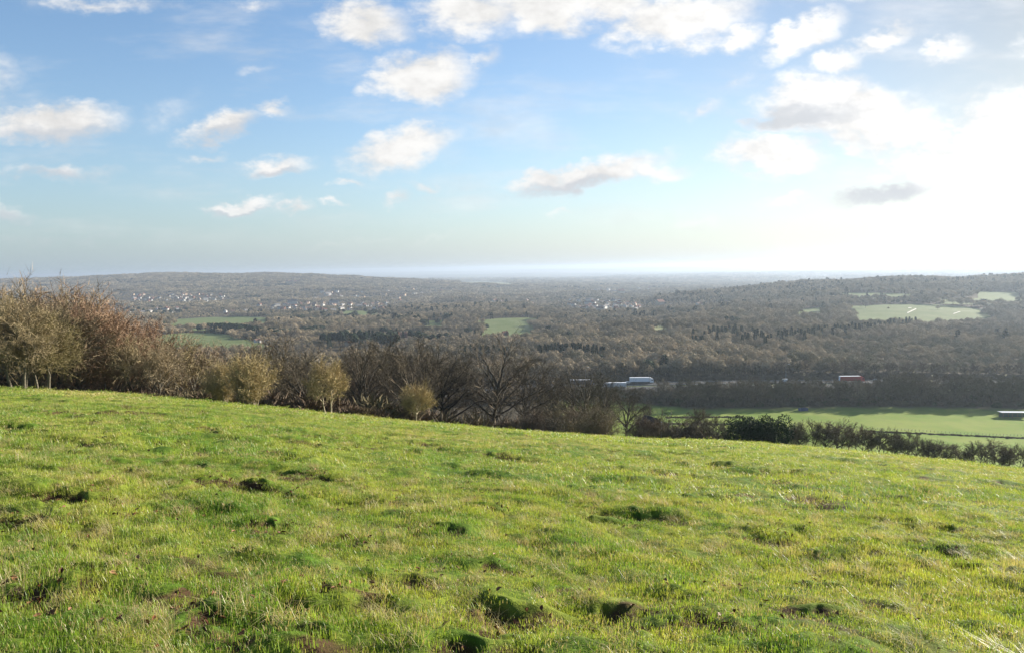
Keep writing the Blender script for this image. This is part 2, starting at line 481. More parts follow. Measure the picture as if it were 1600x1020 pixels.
def copy_tree(o, parent=None):
    c = o.copy(); COL.objects.link(c)
    for k in ('label', 'group'):
        if parent is None and k in c: del c[k]
    if parent: c.parent = parent
    for ch in o.children: copy_tree(ch, c)
    return c

# ------------------------------------------------------------------ materials
def material(name):
    m = bpy.data.materials.new(name)
    m.use_nodes = True
    t = NT(m.node_tree)
    b = t.n['Principled BSDF']
    b.inputs['Specular IOR Level'].default_value = 0.25
    b.inputs['Roughness'].default_value = 0.85
    return m, t, b
def plain(name, c, rough=.7, spec=.3, var=.12, scale=3.0, metal=0.0):
    m, t, b = material(name)
    g = t.new('ShaderNodeNewGeometry')
    n, _ = t.noise(g.outputs['Position'], scale, 4)
    cc = t.mix(n, tuple(v * (1 - var) for v in c), tuple(min(1, v * (1 + var)) for v in c))
    t._in(b.inputs['Base Color'], cc)
    b.inputs['Roughness'].default_value = rough
    b.inputs['Specular IOR Level'].default_value = spec
    b.inputs['Metallic'].default_value = metal
    return m
def rnd_mat(name, cols, rough=.85, pos_scale=None, pos_amt=.5, fine=0, transl=0.0):
    """colour drawn per object from a ramp, shifted by a broad noise over the land"""
    m, t, b = material(name)
    oi = t.new('ShaderNodeObjectInfo')
    f = oi.outputs['Random']
    g = t.new('ShaderNodeNewGeometry')
    if pos_scale:
        n, _ = t.noise(oi.outputs['Location'], pos_scale, 3, .6)
        n = t.mr(n, .32, .68, smooth=False)
        f = t.m('ADD', t.m('MULTIPLY', f, 1 - pos_amt), t.m('MULTIPLY', n, pos_amt))
    cr = t.new('ShaderNodeValToRGB')
    e = cr.color_ramp.elements
    while len(e) < len(cols): e.new(.5)
    for i, c in enumerate(cols):
        e[i].position = i / (len(cols) - 1); e[i].color = (c[0], c[1], c[2], 1)
    t._in(cr.inputs[0], f)
    c = cr.outputs[0]
    if fine:
        n2, _ = t.noise(g.outputs['Position'], fine, 3, .6)
        c = t.mix(1.0, c, t.comb(*(3 * [t.mr(n2, .25, .75, .6, 1.45, smooth=False)])), 'MULTIPLY')
    t._in(b.inputs['Base Color'], c)
    b.inputs['Roughness'].default_value = rough
    b.inputs['Specular IOR Level'].default_value = .15
    if transl:
        tr = t.new('ShaderNodeBsdfTranslucent')
        t._in(tr.inputs[0], c)
        mx = t.new('ShaderNodeMixShader')
        mx.inputs[0].default_value = transl
        t.l.new(b.outputs[0], mx.inputs[1]); t.l.new(tr.outputs[0], mx.inputs[2])
        t.l.new(mx.outputs[0], t.n['Material Output'].inputs[0])
    return m
M = {}
M['twig_hedge'] = rnd_mat('twig_hedge', [(.13, .105, .065), (.18, .145, .095), (.22, .165, .105)], fine=.8)
M['twig_tan'] = rnd_mat('twig_tan', [(.34, .265, .125), (.40, .31, .16)], fine=1.5)
M['bark_pale'] = rnd_mat('bark_pale', [(.30, .25, .17), (.40, .34, .24)], fine=2.5)
M['bark'] = rnd_mat('bark', [(.10, .085, .06), (.16, .14, .10), (.22, .20, .15)], fine=2.5)
M['bark_dark'] = rnd_mat('bark_dark', [(.045, .038, .03), (.08, .068, .05)], fine=2.5)
M['twig_olive'] = rnd_mat('twig_olive', [(.20, .165, .075), (.27, .215, .115), (.31, .245, .15)], fine=.7)
M['twig_red'] = rnd_mat('twig_red', [(.22, .14, .085), (.27, .175, .11), (.27, .20, .115)], fine=.5)
M['twig_dark'] = rnd_mat('twig_dark', [(.085, .070, .048), (.115, .092, .060), (.135, .105, .070)], fine=.5)
M['twig_brown'] = rnd_mat('twig_brown', [(.15, .12, .072), (.20, .16, .095), (.25, .185, .12)], fine=.5)
M['twig_belt'] = rnd_mat('twig_belt', [(.085, .075, .04), (.12, .098, .055), (.14, .105, .065), (.20, .155, .10)], fine=.4)
M['wood'] = rnd_mat('wood_mass', [(.11, .102, .058), (.30, .235, .145), (.165, .14, .08), (.41, .325, .21), (.185, .162, .09), (.28, .225, .145), (.40, .33, .215)], pos_scale=.0038, pos_amt=.84)
M['ever'] = rnd_mat('evergreen', [(.016, .030, .014), (.026, .045, .018), (.038, .058, .022)], fine=.6)
M['ivy'] = rnd_mat('ivy', [(.03, .05, .016), (.05, .07, .02)], fine=.8)
M['scrub'] = rnd_mat('scrub', [(.10, .072, .048), (.15, .105, .068), (.12, .10, .05)], fine=1.2)
M['tan'] = rnd_mat('tan_twigs', [(.30, .225, .14), (.36, .27, .17)], fine=.5)

# ------------------------------------------------------------------ ground sheet
def az_list():
    a = list(np.arange(-42, 42.0001, 0.105))
    b = list(np.arange(42.6, 62, .6)); c = list(np.arange(65, 180, 4.0))
    return np.radians(np.array([-x for x in reversed(c)] + [-x for x in reversed(b)] + a + b + c))
AZ = az_list()
rr = [1.2]
while rr[-1] < 43000:
    r_ = rr[-1]
    k = .0085 if r_ < 14 else (.0095 if r_ < 60 else (.013 if r_ < 130 else (.022 if r_ < 8000 else .04)))
    rr.append(r_ * (1 + k))
RR = np.array(rr)
NEARR = int(np.searchsorted(RR, 128))
def cover_of(x, y):
    """1 where the ground is woodland floor, 0 where it is grass"""
    r = np.hypot(x, y)
    u = np.clip(x / np.maximum(y, 1e-3), UMIN, UMAX)
    front = y > 1
    ey = edge_y(u)
    n = fbm(x / 6, y / 6, 3, 3) * 5
    c = sm(1.0, 1.10, (y + n) / ey)
    # the open slope and valley meadow right of the wood
    ub = 0.02 + 0.00 * y
    open_ = sm(-.02, .05, u - (0.10 + fbm(x / 20, y / 20, 2, 8) * .06)) * (1 - sm(408, 416, y + .03 * x - 40 * sm(110, 45, x)))
    open2 = sm(.0, .06, u - .035) * sm(215, 240, y) * (1 - sm(408, 416, y + .03 * x - 40 * sm(110, 45, x)))
    c = c * (1 - np.maximum(open_, open2))
    return np.where(front, c, 0.0)
def ground_part(name, i0, i1, mat, with_center=False, close=True):
    rs = RR[i0:i1 + 1]
    nA = len(AZ)
    X = rs[:, None] * np.sin(AZ)[None, :]; Yy = rs[:, None] * np.cos(AZ)[None, :]
    Z = base_z(X, Yy)
    soil = np.zeros_like(Z)
    if rs[0] < 130:
        mz, soil = micro(X, Yy)
        Z = Z + mz
    V = np.stack([X, Yy, Z], -1).reshape(-1, 3)
    nr = len(rs)
    I = np.arange(nr - 1)[:, None]; J = np.arange(nA - 1)[None, :]
    a = (I * nA + J); F = np.stack([a, a + 1, a + nA + 1, a + nA], -1).reshape(-1, 4)
    Iw = np.arange(nr - 1)
    wrap = np.stack([Iw * nA + nA - 1, Iw * nA, (Iw + 1) * nA, (Iw + 1) * nA + nA - 1], -1)
    F = np.concatenate([F, wrap])
    cov = cover_of(X, Yy).ravel(); soil = soil.ravel()
    if with_center:
        n = len(V)
        V = np.concatenate([V, [[0, 0, 0]]]); cov = np.append(cov, 0); soil = np.append(soil, 0)
        c = np.full(nA, n)
        jn = (np.arange(nA) + 1) % nA
        F = np.concatenate([F, np.stack([c, c, jn, np.arange(nA)], -1)[:, [0, 2, 3, 3]]]) if False else F
        tri = [(n, int(jn[q]), int(q)) for q in range(nA)]
    F = F[:, ::-1]
    me = mesh_np(name, V, F, [mat], smooth=True)
    if with_center:
        # close the small hole under the camera with its own ring of triangles
        k0 = len(me.polygons); l0 = len(me.loops)
        me.loops.add(3 * len(tri)); me.polygons.add(len(tri))
        lv = np.zeros(l0 + 3 * len(tri), np.int32); me.loops.foreach_get('vertex_index', lv)
        lv[l0:] = np.array(tri, np.int32)[:, ::-1].ravel(); me.loops.foreach_set('vertex_index', lv)
        ls = np.zeros(k0 + len(tri), np.int32); me.polygons.foreach_get('loop_start', ls)
        ls[k0:] = l0 + 3 * np.arange(len(tri)); me.polygons.foreach_set('loop_start', ls)
        me.update(calc_edges=True)
    at = me.attributes.new('cover', 'FLOAT', 'POINT'); at.data.foreach_set('value', cov.astype(np.float32))
    at = me.attributes.new('soil', 'FLOAT', 'POINT'); at.data.foreach_set('value', soil.astype(np.float32))
    o = obj(name, me)
    tag(o, kind='structure')
    return o

def grass_colour(t, pos):
    """one colour field shared by turf and blades: fresh green, yellow green, straw"""
    a, _ = t.noise(pos, .35, 4, .6)
    b, _ = t.noise(pos, 2.2, 4, .62)
    c, _ = t.noise(pos, .06, 3, .5)
    k = t.m('ADD', t.m('MULTIPLY', a, .5), t.m('MULTIPLY', b, .5))
    col = t.mix(t.mr(k, .40, .60), (.125, .225, .022), (.285, .335, .046))
    straw = t.mr(t.m('ADD', t.m('MULTIPLY', b, .6), t.m('MULTIPLY', c, .55)), .57, .78)
    x, y, z = t.sep(pos)
    # the left of the slope is more yellowed than the right
    lf = t.mr(x, -20, 22, 1.0, .55, smooth=False)
    return t.mix(t.m('MULTIPLY', straw, lf), col, (.44, .345, .15))

def turf_material():
    m, t, b = material('turf')
    g = t.new('ShaderNodeNewGeometry')
    pos = g.outputs['Position']
    col = grass_colour(t, pos)
    col = t.mix(1.0, col, (.62, .62, .60), 'MULTIPLY')
    f, _ = t.noise(pos, 9.0, 4, .7)
    col = t.mix(t.mr(f, .35, .7), t.mix(1.0, col, (.55, .6, .5), 'MULTIPLY'), col)
    so_ = t.new('ShaderNodeAttribute'); so_.attribute_name = 'soil'
    co_ = t.new('ShaderNodeAttribute'); co_.attribute_name = 'cover'
    soilc, _ = t.noise(pos, 14.0, 3, .6)
    soil = t.mix(soilc, (.030, .018, .010), (.09, .05, .025))
    col = t.mix(t.mr(so_.outputs['Fac'], .15, .7), col, soil)
    n, _ = t.noise(pos, .8, 4, .6)
    floor = t.mix(n, (.040, .030, .018), (.085, .062, .034))
    col = t.mix(co_.outputs['Fac'], col, floor)
    t._in(b.inputs['Base Color'], col)
    b.inputs['Roughness'].default_value = .95
    b.inputs['Specular IOR Level'].default_value = .1
    bp = t.new('ShaderNodeBump'); bp.inputs['Strength'].default_value = .6; bp.inputs['Distance'].default_value = .03
    bn, _ = t.noise(pos, 25.0, 4, .7)
    t._in(bp.inputs['Height'], bn)
    t.l.new(bp.outputs[0], b.inputs['Normal'])
    return m
def country_material():
    m, t, b = material('countryside')
    g = t.new('ShaderNodeNewGeometry')
    pos = g.outputs['Position']
    x, y, z = t.sep(pos)
    p2 = t.comb(x, y, 0.0)
    # woodland floor
    n, _ = t.noise(p2, .02, 5, .6)
    floor = t.mix(n, (.05, .042, .026), (.10, .078, .05))
    # far off: a patchwork of fields and woods
    wn, wc = t.noise(p2, .0012, 3, .6)
    vv = t.new('ShaderNodeTexVoronoi'); vv.inputs['Scale'].default_value = .0021
    t._in(vv.inputs['Vector'], t.vm('ADD', t.vm('MULTIPLY', p2, (1, .8, 1)), t.vm('SCALE', wc, scale=420.0)))
    rx, ry, rz = t.sep(vv.outputs['Color'])
    fld = t.mix(rx, (.07, .10, .032), (.15, .14, .07))
    patch = t.mix(t.mr(ry, .70, .72), (.055, .05, .034), fld)
    r = t.vm('LENGTH', p2)
    far = t.mix(t.mr(r, 6200, 7600), floor, patch)
    # grass of the valley
    gn, _ = t.noise(p2, .035, 5, .65)
    gn2, _ = t.noise(p2, .3, 4, .65)
    gr = t.mix(t.mr(gn, .35, .65), (.13, .20, .028), (.20, .24, .048))
    gr = t.mix(t.mr(gn2, .5, .8), gr, (.19, .18, .06))
    co_ = t.new('ShaderNodeAttribute'); co_.attribute_name = 'cover'
    col = t.mix(co_.outputs['Fac'], gr, far)
    t._in(b.inputs['Base Color'], col)
    b.inputs['Specular IOR Level'].default_value = .05
    b.inputs['Roughness'].default_value = 1.0
    return m
M['turf'] = turf_material()
M['country'] = country_material()
ground_part('field', 0, NEARR, M['turf'], True)
ground_part('ground', NEARR, len(RR) - 1, M['country'])
print('ground', time.time() - T0)
# ------------------------------------------------------------------ tree builders
def rv(r):
    return Vector((r.gauss(0, 1), r.gauss(0, 1), r.gauss(0, 1))).normalized()
def bez(a, b, c, n):
    return [a * (1 - t) ** 2 + b * 2 * t * (1 - t) + c * t * t for t in [i / n for i in range(n + 1)]]
def tree_meshes(seed, H, Rc, zb, n1=12, n2=7, n3=6, n4=6, tr=.22, tw=.03, lean=0.0, stems=1, bark='bark', twig='twig_brown', up=.35,
                trunk_top=.7, l4=.11, flat=0.0, ragged=.15, spread=.0):
    """trunk and main limbs in one mesh, the branching crown of twigs in another"""
    r = random.Random(seed)
    T = MB(); C = MB()
    cz = (H + zb) / 2; hz = (H - zb) / 2
    stemlist = []
    for s in range(stems):
        a = s * 2.4 + r.random()
        b0 = Vector((math.cos(a), math.sin(a), 0)) * (spread if stems > 1 else 0)
        top = Vector((b0.x * 2.5 + lean * H * .7 + r.uniform(-.05, .05) * H, b0.y * 2.5 + r.uniform(-.05, .05) * H, H * trunk_top))
        mid = (b0 + top) / 2 + Vector((r.uniform(-.05, .05), r.uniform(-.05, .05), 0)) * H
        b0.z = -.5
        pts = bez(b0, mid, top, 8)
        pts = [p + Vector((r.uniform(-1, 1), r.uniform(-1, 1), 0)) * H * .007 * min(i, 2) for i, p in enumerate(pts)]
        T.tube(pts, [tr * (1.35 if i == 0 else 1) * (1 - .8 * i / 8) for i in range(9)], 8)
        stemlist.append(pts)
    def tri_twig(p, d, L, wd, m=0):
        sd_ = d.cross(rv(r))
        if sd_.length < 1e-4: return
        sd_ = sd_.normalized() * wd * .5
        C.tri(p - sd_, p + sd_, p + d * L, m)
    ga_ = r.random() * 6.28
    for i in range(n1):
        st = stemlist[i % stems]
        ga_ += 2.399 + r.uniform(-.4, .4)
        el = math.asin(min(.98, -.45 + 1.42 * ((i + r.random()) / n1)))
        k = 1 + r.uniform(-ragged, ragged)
        k *= .79
        tgt = Vector((math.cos(ga_) * math.cos(el) * Rc * k, math.sin(ga_) * math.cos(el) * Rc * k, cz + math.sin(el) * hz * k * (1 - flat)))
        tgt.x += lean * H * .8
        hfrac = min(.98, max(zb / H * .8, (tgt.z / H) * (.55 + .2 * r.random())))
        f = min(.99, hfrac / trunk_top) * 8
        j = min(7, int(f)); p0 = st[j].lerp(st[j + 1], f - j)
        midp = p0.lerp(tgt, .5) + Vector((0, 0, up * (tgt - p0).length * .35)) + rv(r) * (tgt - p0).length * .10
        pts = bez(p0, midp, tgt, 7)
        pts = [p + rv(r) * (tgt - p0).length * .018 * (1 if q else 0) for q, p in enumerate(pts)]
        rl = tr * .42 * (.75 + .5 * r.random())
        T.tube(pts, [rl * (1 - .86 * q / 7) + .012 for q in range(8)], 5, cap=False)
        Lm = (tgt - p0).length
        for a in range(n2):
            t = .22 + .78 * (a + r.random()) / n2
            ff = min(6.99, t * 7); jj = int(ff); q0 = pts[jj].lerp(pts[jj + 1], ff - jj)
            tan = (pts[jj + 1] - pts[jj]).normalized()
            out = (q0 - Vector((lean * H * .7, 0, cz * .8))).normalized()
            d = (tan * .7 + out * .5 + rv(r) * .75 + Vector((0, 0, .15))).normalized()
            L2 = Rc * (.36 + .24 * r.random()) * (1.15 - .30 * t)
            q1 = q0 + d * L2 * .5; d2 = (d + rv(r) * .35 + Vector((0, 0, .12))).normalized(); q2 = q1 + d2 * L2 * .5
            C.tube([q0, q1, q2], [rl * .34 + .01, rl * .22 + .006, .006], 3, cap=False)
            for b in range(n3):
                t3 = .15 + .85 * (b + r.random()) / n3
                s0 = q0.lerp(q1, t3 * 2) if t3 < .5 else q1.lerp(q2, t3 * 2 - 1)
                d3 = ((d if t3 < .5 else d2) * .6 + rv(r) * .75 + Vector((0, 0, .12))).normalized()
                L3 = L2 * (.42 + .25 * r.random())
                e3 = s0 + d3 * L3
                tri_twig(s0, d3, L3, tw * 1.6); tri_twig(s0, d3, L3, tw * 1.6)
                for c in range(n4):
                    t4 = .15 + .85 * (c + r.random()) / n4
                    d4 = (d3 * .55 + rv(r) * .7 + Vector((0, 0, .15))).normalized()
                    tri_twig(s0.lerp(e3, t4), d4, Rc * l4 * (.6 + .8 * r.random()), tw)
    return T.mesh('trunk', [M[bark]], True), C.mesh('crown', [M[twig]])
def shrub_meshes(seed, H, Rc, n=22, n2=8, n3=7, n4=4, tw=.02, bark='bark', twig='twig_brown', upright=.6, tr=.05):
    r = random.Random(seed)
    T = MB(); C = MB()
    def tw_(p, d, L, wd):
        s_ = d.cross(rv(r)).normalized() * wd * .5
        C.tri(p - s_, p + s_, p + d * L)
    for i in range(n):
        a = r.random() * 6.283; e = r.random() ** .7
        base = Vector((math.cos(a), math.sin(a), 0)) * Rc * .25 * r.random(); base.z = -.3
        k = r.uniform(.8, 1.1)
        tgt = Vector((math.cos(a) * Rc * e * k, math.sin(a) * Rc * e * k, H * k * math.sqrt(max(.05, 1 - (e * .88) ** 2))))
        mid = base.lerp(tgt, .5) + Vector((-math.cos(a), -math.sin(a), 0)) * Rc * .12 + Vector((0, 0, H * .12))
        pts = bez(base, mid, tgt, 5)
        T.tube(pts, [tr * (1 - .8 * q / 5) for q in range(6)], 4, cap=False)
        for b in range(n2):
            t = .12 + .88 * (b + r.random()) / n2
            ff = min(4.99, t * 5); j = int(ff); q0 = pts[j].lerp(pts[j + 1], ff - j)
            d = ((pts[j + 1] - pts[j]).normalized() * .7 + rv(r) * .6 + Vector((0, 0, .2 * upright))).normalized()
            L = min(H, Rc) * (.30 + .2 * r.random())
            for q in range(2): tw_(q0, d, L, tw * 2.2)
            for c in range(n3):
                s0 = q0 + d * L * (.1 + .9 * r.random())
                d3 = (d * .6 + rv(r) * .7 + Vector((0, 0, .25 * upright))).normalized()
                L3 = L * .5 * (.5 + r.random())
                tw_(s0, d3, L3, tw * 1.3)
                for e_ in range(n4):
                    d4 = (d3 * .5 + rv(r) * .7).normalized()
                    tw_(s0 + d3 * L3 * r.random(), d4, L3 * .55, tw)
    return T.mesh('stem', [M[bark]], True), C.mesh('foliage', [M[twig]])
def leaf_cloud(C, r, lobes, n, size, elong=1.0, radial=.0, m=0, shell=.55, tang=0.0):
    tot = sum(l[3] * l[3] for l in lobes)
    for (c, rx, rz, wgt) in [(Vector(l[0]), l[1], l[2], l[3]) for l in lobes]:
        k = max(3, int(n * wgt * wgt / tot))
        for _ in range(k):
            d = rv(r); q = shell + (1 - shell) * r.random() ** .6
            p = c + Vector((d.x * rx, d.y * rx, d.z * rz)) * q
            ax = (rv(r) * (1 - radial) + d * radial + Vector((0, 0, .3 * radial))).normalized()
            sd_ = ax.cross(rv(r)).normalized()
            s_ = size * (.6 + .8 * r.random())
            if r.random() < tang:
                dn = (Vector((d.x / rx, d.y / rx, d.z / rz)).normalized() + rv(r) * .25).normalized()
                ax = dn.cross(rv(r)).normalized(); sd_ = dn.cross(ax)
            C.tri(p - sd_ * s_ * .5 / elong ** .5, p + sd_ * s_ * .5 / elong ** .5, p + ax * s_ * elong ** .5, m)
def lobes_dome(r, H, Rc, zb, n):
    L = []
    for i in range(n):
        a = r.random() * 6.283; q = math.sqrt(r.random()) * .62
        z = zb + (H - zb) * (.28 + .5 * (1 - q) * r.uniform(.7, 1.2))
        s_ = Rc * r.uniform(.34, .55)
        L.append(((math.cos(a) * q * Rc, math.sin(a) * q * Rc, z), s_, min(s_ * .95, (H - zb) * .42), s_))
    return L
def evergreen_meshes(seed, H, Rc, zb, n, size, twig='ever', kind='round', tr=.2):
    r = random.Random(seed)
    T = MB(); C = MB()
    T.tube([Vector((0, 0, -.5)), Vector((r.uniform(-.1, .1), 0, H * .5)), Vector((0, 0, H * .9))], [tr, tr * .7, .04], 6)
    if kind == 'round':
        leaf_cloud(C, r, lobes_dome(r, H, Rc, zb, 11), n, size, 1.4, .3, shell=.7, tang=.5)
    else:
        tiers = 13
        for i in range(n):
            t = r.random() ** .75
            z = zb + (H - zb) * t
            tier = .72 + .28 * (1 - (t * tiers % 1))
            rad = Rc * (1 - t) ** .85 * tier * (.35 + .65 * r.random() ** .5) + .05
            a = r.random() * 6.283
            p = Vector((math.cos(a) * rad, math.sin(a) * rad, z - rad * .18))
            ax = Vector((math.cos(a), math.sin(a), -.25 + r.uniform(-.3, .4))).normalized()
            s_ = size * (.6 + .8 * r.random())
            sd_ = ax.cross(rv(r)).normalized()
            C.tri(p - sd_ * s_ * .4, p + sd_ * s_ * .4, p + ax * s_ * 1.2)
    return T.mesh('trunk', [M['bark_dark']], True), C.mesh('crown', [M[twig]])
def far_tree_mesh(seed, H, Rc, zb, n, size, mat='wood', trunk=True):
    r = random.Random(seed)
    C = MB()
    leaf_cloud(C, r, lobes_dome(r, H, Rc, zb, 9), n, size, 2.6, .55, shell=.7, tang=.68)
    if trunk:
        C.tube([Vector((0, 0, -1)), Vector((r.uniform(-.4, .4), 0, H * .45)), Vector((0, r.uniform(-.5, .5), H * .75))], [.28, .2, .07], 4)
        for i in range(5):
            a = r.random() * 6.28; h0 = H * r.uniform(.3, .5)
            C.tube([Vector((0, 0, h0)), Vector((math.cos(a) * Rc * .4, math.sin(a) * Rc * .4, h0 + H * .2)), Vector((math.cos(a) * Rc * .7, math.sin(a) * Rc * .7, h0 + H * .32))], [.11, .07, .03], 3, cap=False)
    return C.mesh('far_tree', [M[mat]])
PROTO = {}
H0S = {}
def H0_of(key):
    if key not in H0S:
        me = PROTO[key][1][1]; a = np.zeros(len(me.vertices) * 3, np.float32); me.vertices.foreach_get('co', a)
        H0S[key] = float(np.percentile(a[2::3], 99.3))
    return H0S[key]
def proto(key, kind, meshes, parts=('trunk', 'crown')):
    PROTO[key] = (kind, meshes, parts)
BARE = 'bare_tree'
proto('oak1', BARE, tree_meshes(1, 16, 7.5, 4.5, 16, 8, 7, 6, tr=.42, tw=.030, twig='twig_dark', bark='bark_dark'))
proto('oak2', BARE, tree_meshes(2, 17, 8.0, 6.0, 15, 8, 7, 6, tr=.45, tw=.030, twig='twig_dark', bark='bark_dark', ragged=.25))
proto('ash1', BARE, tree_meshes(3, 17, 4.6, 6.0, 13, 7, 6, 6, tr=.26, tw=.028, twig='twig_dark', bark='bark_dark', up=.8))
proto('ash2', BARE, tree_meshes(4, 16, 4.2, 5.0, 12, 7, 6, 6, tr=.22, tw=.028, twig='twig_dark', bark='bark_dark', up=.8, stems=2, spread=.5))
proto('olive1', BARE, tree_meshes(5, 13, 4.4, 5.0, 14, 8, 7, 6, tr=.20, tw=.035, twig='twig_olive', up=.6))
proto('olive2', BARE, tree_meshes(6, 12, 3.8, 5.2, 12, 8, 7, 6, tr=.15, tw=.035, twig='twig_olive', up=.9, stems=2, spread=.4))
proto('red1', BARE, tree_meshes(7, 16, 6.2, 3.0, 26, 9, 7, 6, tr=.34, tw=.038, twig='twig_red', up=.4, ragged=.08, l4=.13))
proto('red2', BARE, tree_meshes(8, 15, 5.4, 2.5, 25, 9, 7, 6, tr=.30, tw=.038, twig='twig_red', up=.4, ragged=.08, l4=.13))
proto('brown1', BARE, tree_meshes(9, 14, 5.6, 3.0, 24, 9, 7, 6, tr=.27, tw=.036, twig='twig_brown', up=.4, ragged=.10, l4=.13))
proto('brown2', BARE, tree_meshes(10, 15, 5.0, 4.0, 22, 8, 7, 6, tr=.24, tw=.036, twig='twig_brown', up=.5, ragged=.10, l4=.13, stems=2, spread=.5))
proto('thorn1', 'hawthorn_tree', tree_meshes(11, 5.2, 2.6, .7, 22, 10, 7, 5, ragged=.26, tr=.13, tw=.028, bark='bark_pale', twig='twig_tan', stems=2, spread=.30, up=.5, l4=.13, trunk_top=.6))
proto('thorn2', 'hawthorn_tree', tree_meshes(12, 4.4, 2.7, 1.0, 22, 10, 7, 5, ragged=.26, tr=.12, tw=.028, bark='bark_pale', twig='twig_tan', stems=1, up=.3, l4=.13, lean=.05, trunk_top=.55))
proto('thorn3', 'hawthorn_tree', tree_meshes(13, 8.6, 4.0, .5, 24, 10, 9, 8, tr=.16, tw=.028, twig='twig_olive', stems=3, spread=.6, up=.4, l4=.11, trunk_top=.65))
proto('belt1', BARE, tree_meshes(14, 11, 4.2, 2.0, 12, 7, 7, 6, tr=.20, tw=.095, twig='twig_belt', bark='bark_dark', up=.6))
proto('belt2', BARE, tree_meshes(15, 12, 3.6, 2.5, 11, 7, 7, 6, tr=.18, tw=.095, twig='twig_belt', bark='bark_dark', up=.8))
proto('belt3', BARE, tree_meshes(16, 10, 4.6, 1.5, 12, 7, 7, 6, tr=.18, tw=.095, twig='twig_belt', bark='bark_dark', up=.5, stems=2, spread=.6))
SH_ = ('stem', 'foliage')
proto('bush', 'shrub', shrub_meshes(20, 5.4, 4.0, 60, 10, 6, 4, tw=.034, twig='twig_tan', tr=.05, bark='bark_pale'), SH_)
proto('shrub1', 'shrub', shrub_meshes(21, 4.2, 3.2, 26, 9, 7, 5, tw=.026, twig='twig_brown'), SH_)
proto('shrub2', 'shrub', shrub_meshes(22, 3.4, 3.0, 24, 9, 7, 5, tw=.026, twig='scrub'), SH_)
proto('shrub3', 'shrub', shrub_meshes(23, 2.6, 2.2, 18, 8, 7, 5, tw=.026, twig='twig_dark'), SH_)
proto('hedge1', 'hedge_shrub', tree_meshes(24, 3.9, 1.9, .7, 13, 7, 7, 6, tr=.08, tw=.023, twig='twig_hedge', bark='bark_dark', stems=3, spread=.45, trunk_top=.6, l4=.14), ('stem', 'foliage'))
proto('hedge2', 'hedge_shrub', tree_meshes(25, 3.5, 1.7, .6, 12, 7, 7, 6, tr=.07, tw=.023, twig='twig_hedge', bark='bark_dark', stems=4, spread=.5, trunk_top=.65, l4=.14), ('stem', 'foliage'))
proto('hedge3', 'hedge_shrub', tree_meshes(26, 4.1, 1.5, 1.0, 11, 7, 7, 5, tr=.09, tw=.023, twig='twig_hedge', bark='bark_dark', stems=2, spread=.3, trunk_top=.6, l4=.15), ('stem', 'foliage'))
for (k, s_, H, Rc, n) in (('holly1', 31, 4.0, 2.6, 5200), ('holly2', 32, 3.4, 2.3, 4600)):
    r_ = random.Random(s_); T_ = MB(); C_ = MB()
    T_.tube([Vector((0, 0, -.4)), Vector((0, 0, H * .7))], [.14, .05], 6)
    leaf_cloud(C_, r_, [((0, 0, H * .36), Rc * .92, H * .40, 2.2)] + [((math.cos(a) * Rc * .5, math.sin(a) * Rc * .5, H * .5 + .3 * math.sin(a * 3)), Rc * .5, H * .42, 1.5) for a in (0, 1.3, 2.6, 3.8, 5.1)], n, .16, 1.3, .2, shell=.6)
    proto(k, 'evergreen_shrub', (T_.mesh('stem', [M['bark_dark']]), C_.mesh('foliage', [M['ever']])), SH_)
proto('conifer1', 'conifer_tree', evergreen_meshes(41, 17, 3.2, .8, 900, 1.1, kind='cone'))
proto('conifer2', 'conifer_tree', evergreen_meshes(42, 14, 2.5, .6, 800, 1.0, kind='cone'))
proto('pine1', 'pine_tree', evergreen_meshes(43, 14, 5.5, 2.0, 1300, 1.1))
proto('pine2', 'pine_tree', evergreen_meshes(44, 12, 6.0, 1.5, 1300, 1.1))
def poplar(seed):
    r = random.Random(seed); T = MB(); C = MB()
    T.tube([Vector((0, 0, -.5)), Vector((0, 0, 10)), Vector((.2, 0, 19))], [.35, .25, .05], 5)
    for i in range(700):
        t = r.random(); z = 2.5 + 17.5 * t
        rad = 2.1 * math.sin(math.pi * min(1, .12 + t * .88)) ** .7 * math.sqrt(r.random())
        a = r.random() * 6.28; p = Vector((math.cos(a) * rad, math.sin(a) * rad, z))
        ax = Vector((math.cos(a) * .3, math.sin(a) * .3, 1)).normalized(); sd_ = ax.cross(rv(r)).normalized() * .13
        C.tri(p - sd_, p + sd_, p + ax * 2.2)
    return T.mesh('trunk', [M['bark']]), C.mesh('crown', [M['tan']])
proto('poplar', 'poplar_tree', poplar(45))
print('protos', time.time() - T0, {k: len(v[1][1].polygons) for k, v in PROTO.items()})
RG = random.Random(99)
DONE = {}
def put(key, x, y, label, cat, group=None, sc=1.0, rz=None, z=None, wide=1.0, kind=None, sink=.0):
    k, mesh, parts = PROTO[key]
    zz = float(zmic(x, y)[0]) if z is None else z
    o = empty(kind or k, (x, y, zz - sink), RG.uniform(0, 6.28) if rz is None else rz, (sc * wide, sc * wide, sc))
    for nm, me in zip(parts, mesh):
        obj(nm, me, o)
    tag(o, label, cat, group)
    return o
def at(px, Y):
    """the point on the land at depth Y in the bearing of column px"""
    u = eyeline_u(px)
    x = u * Y
    return x, Y
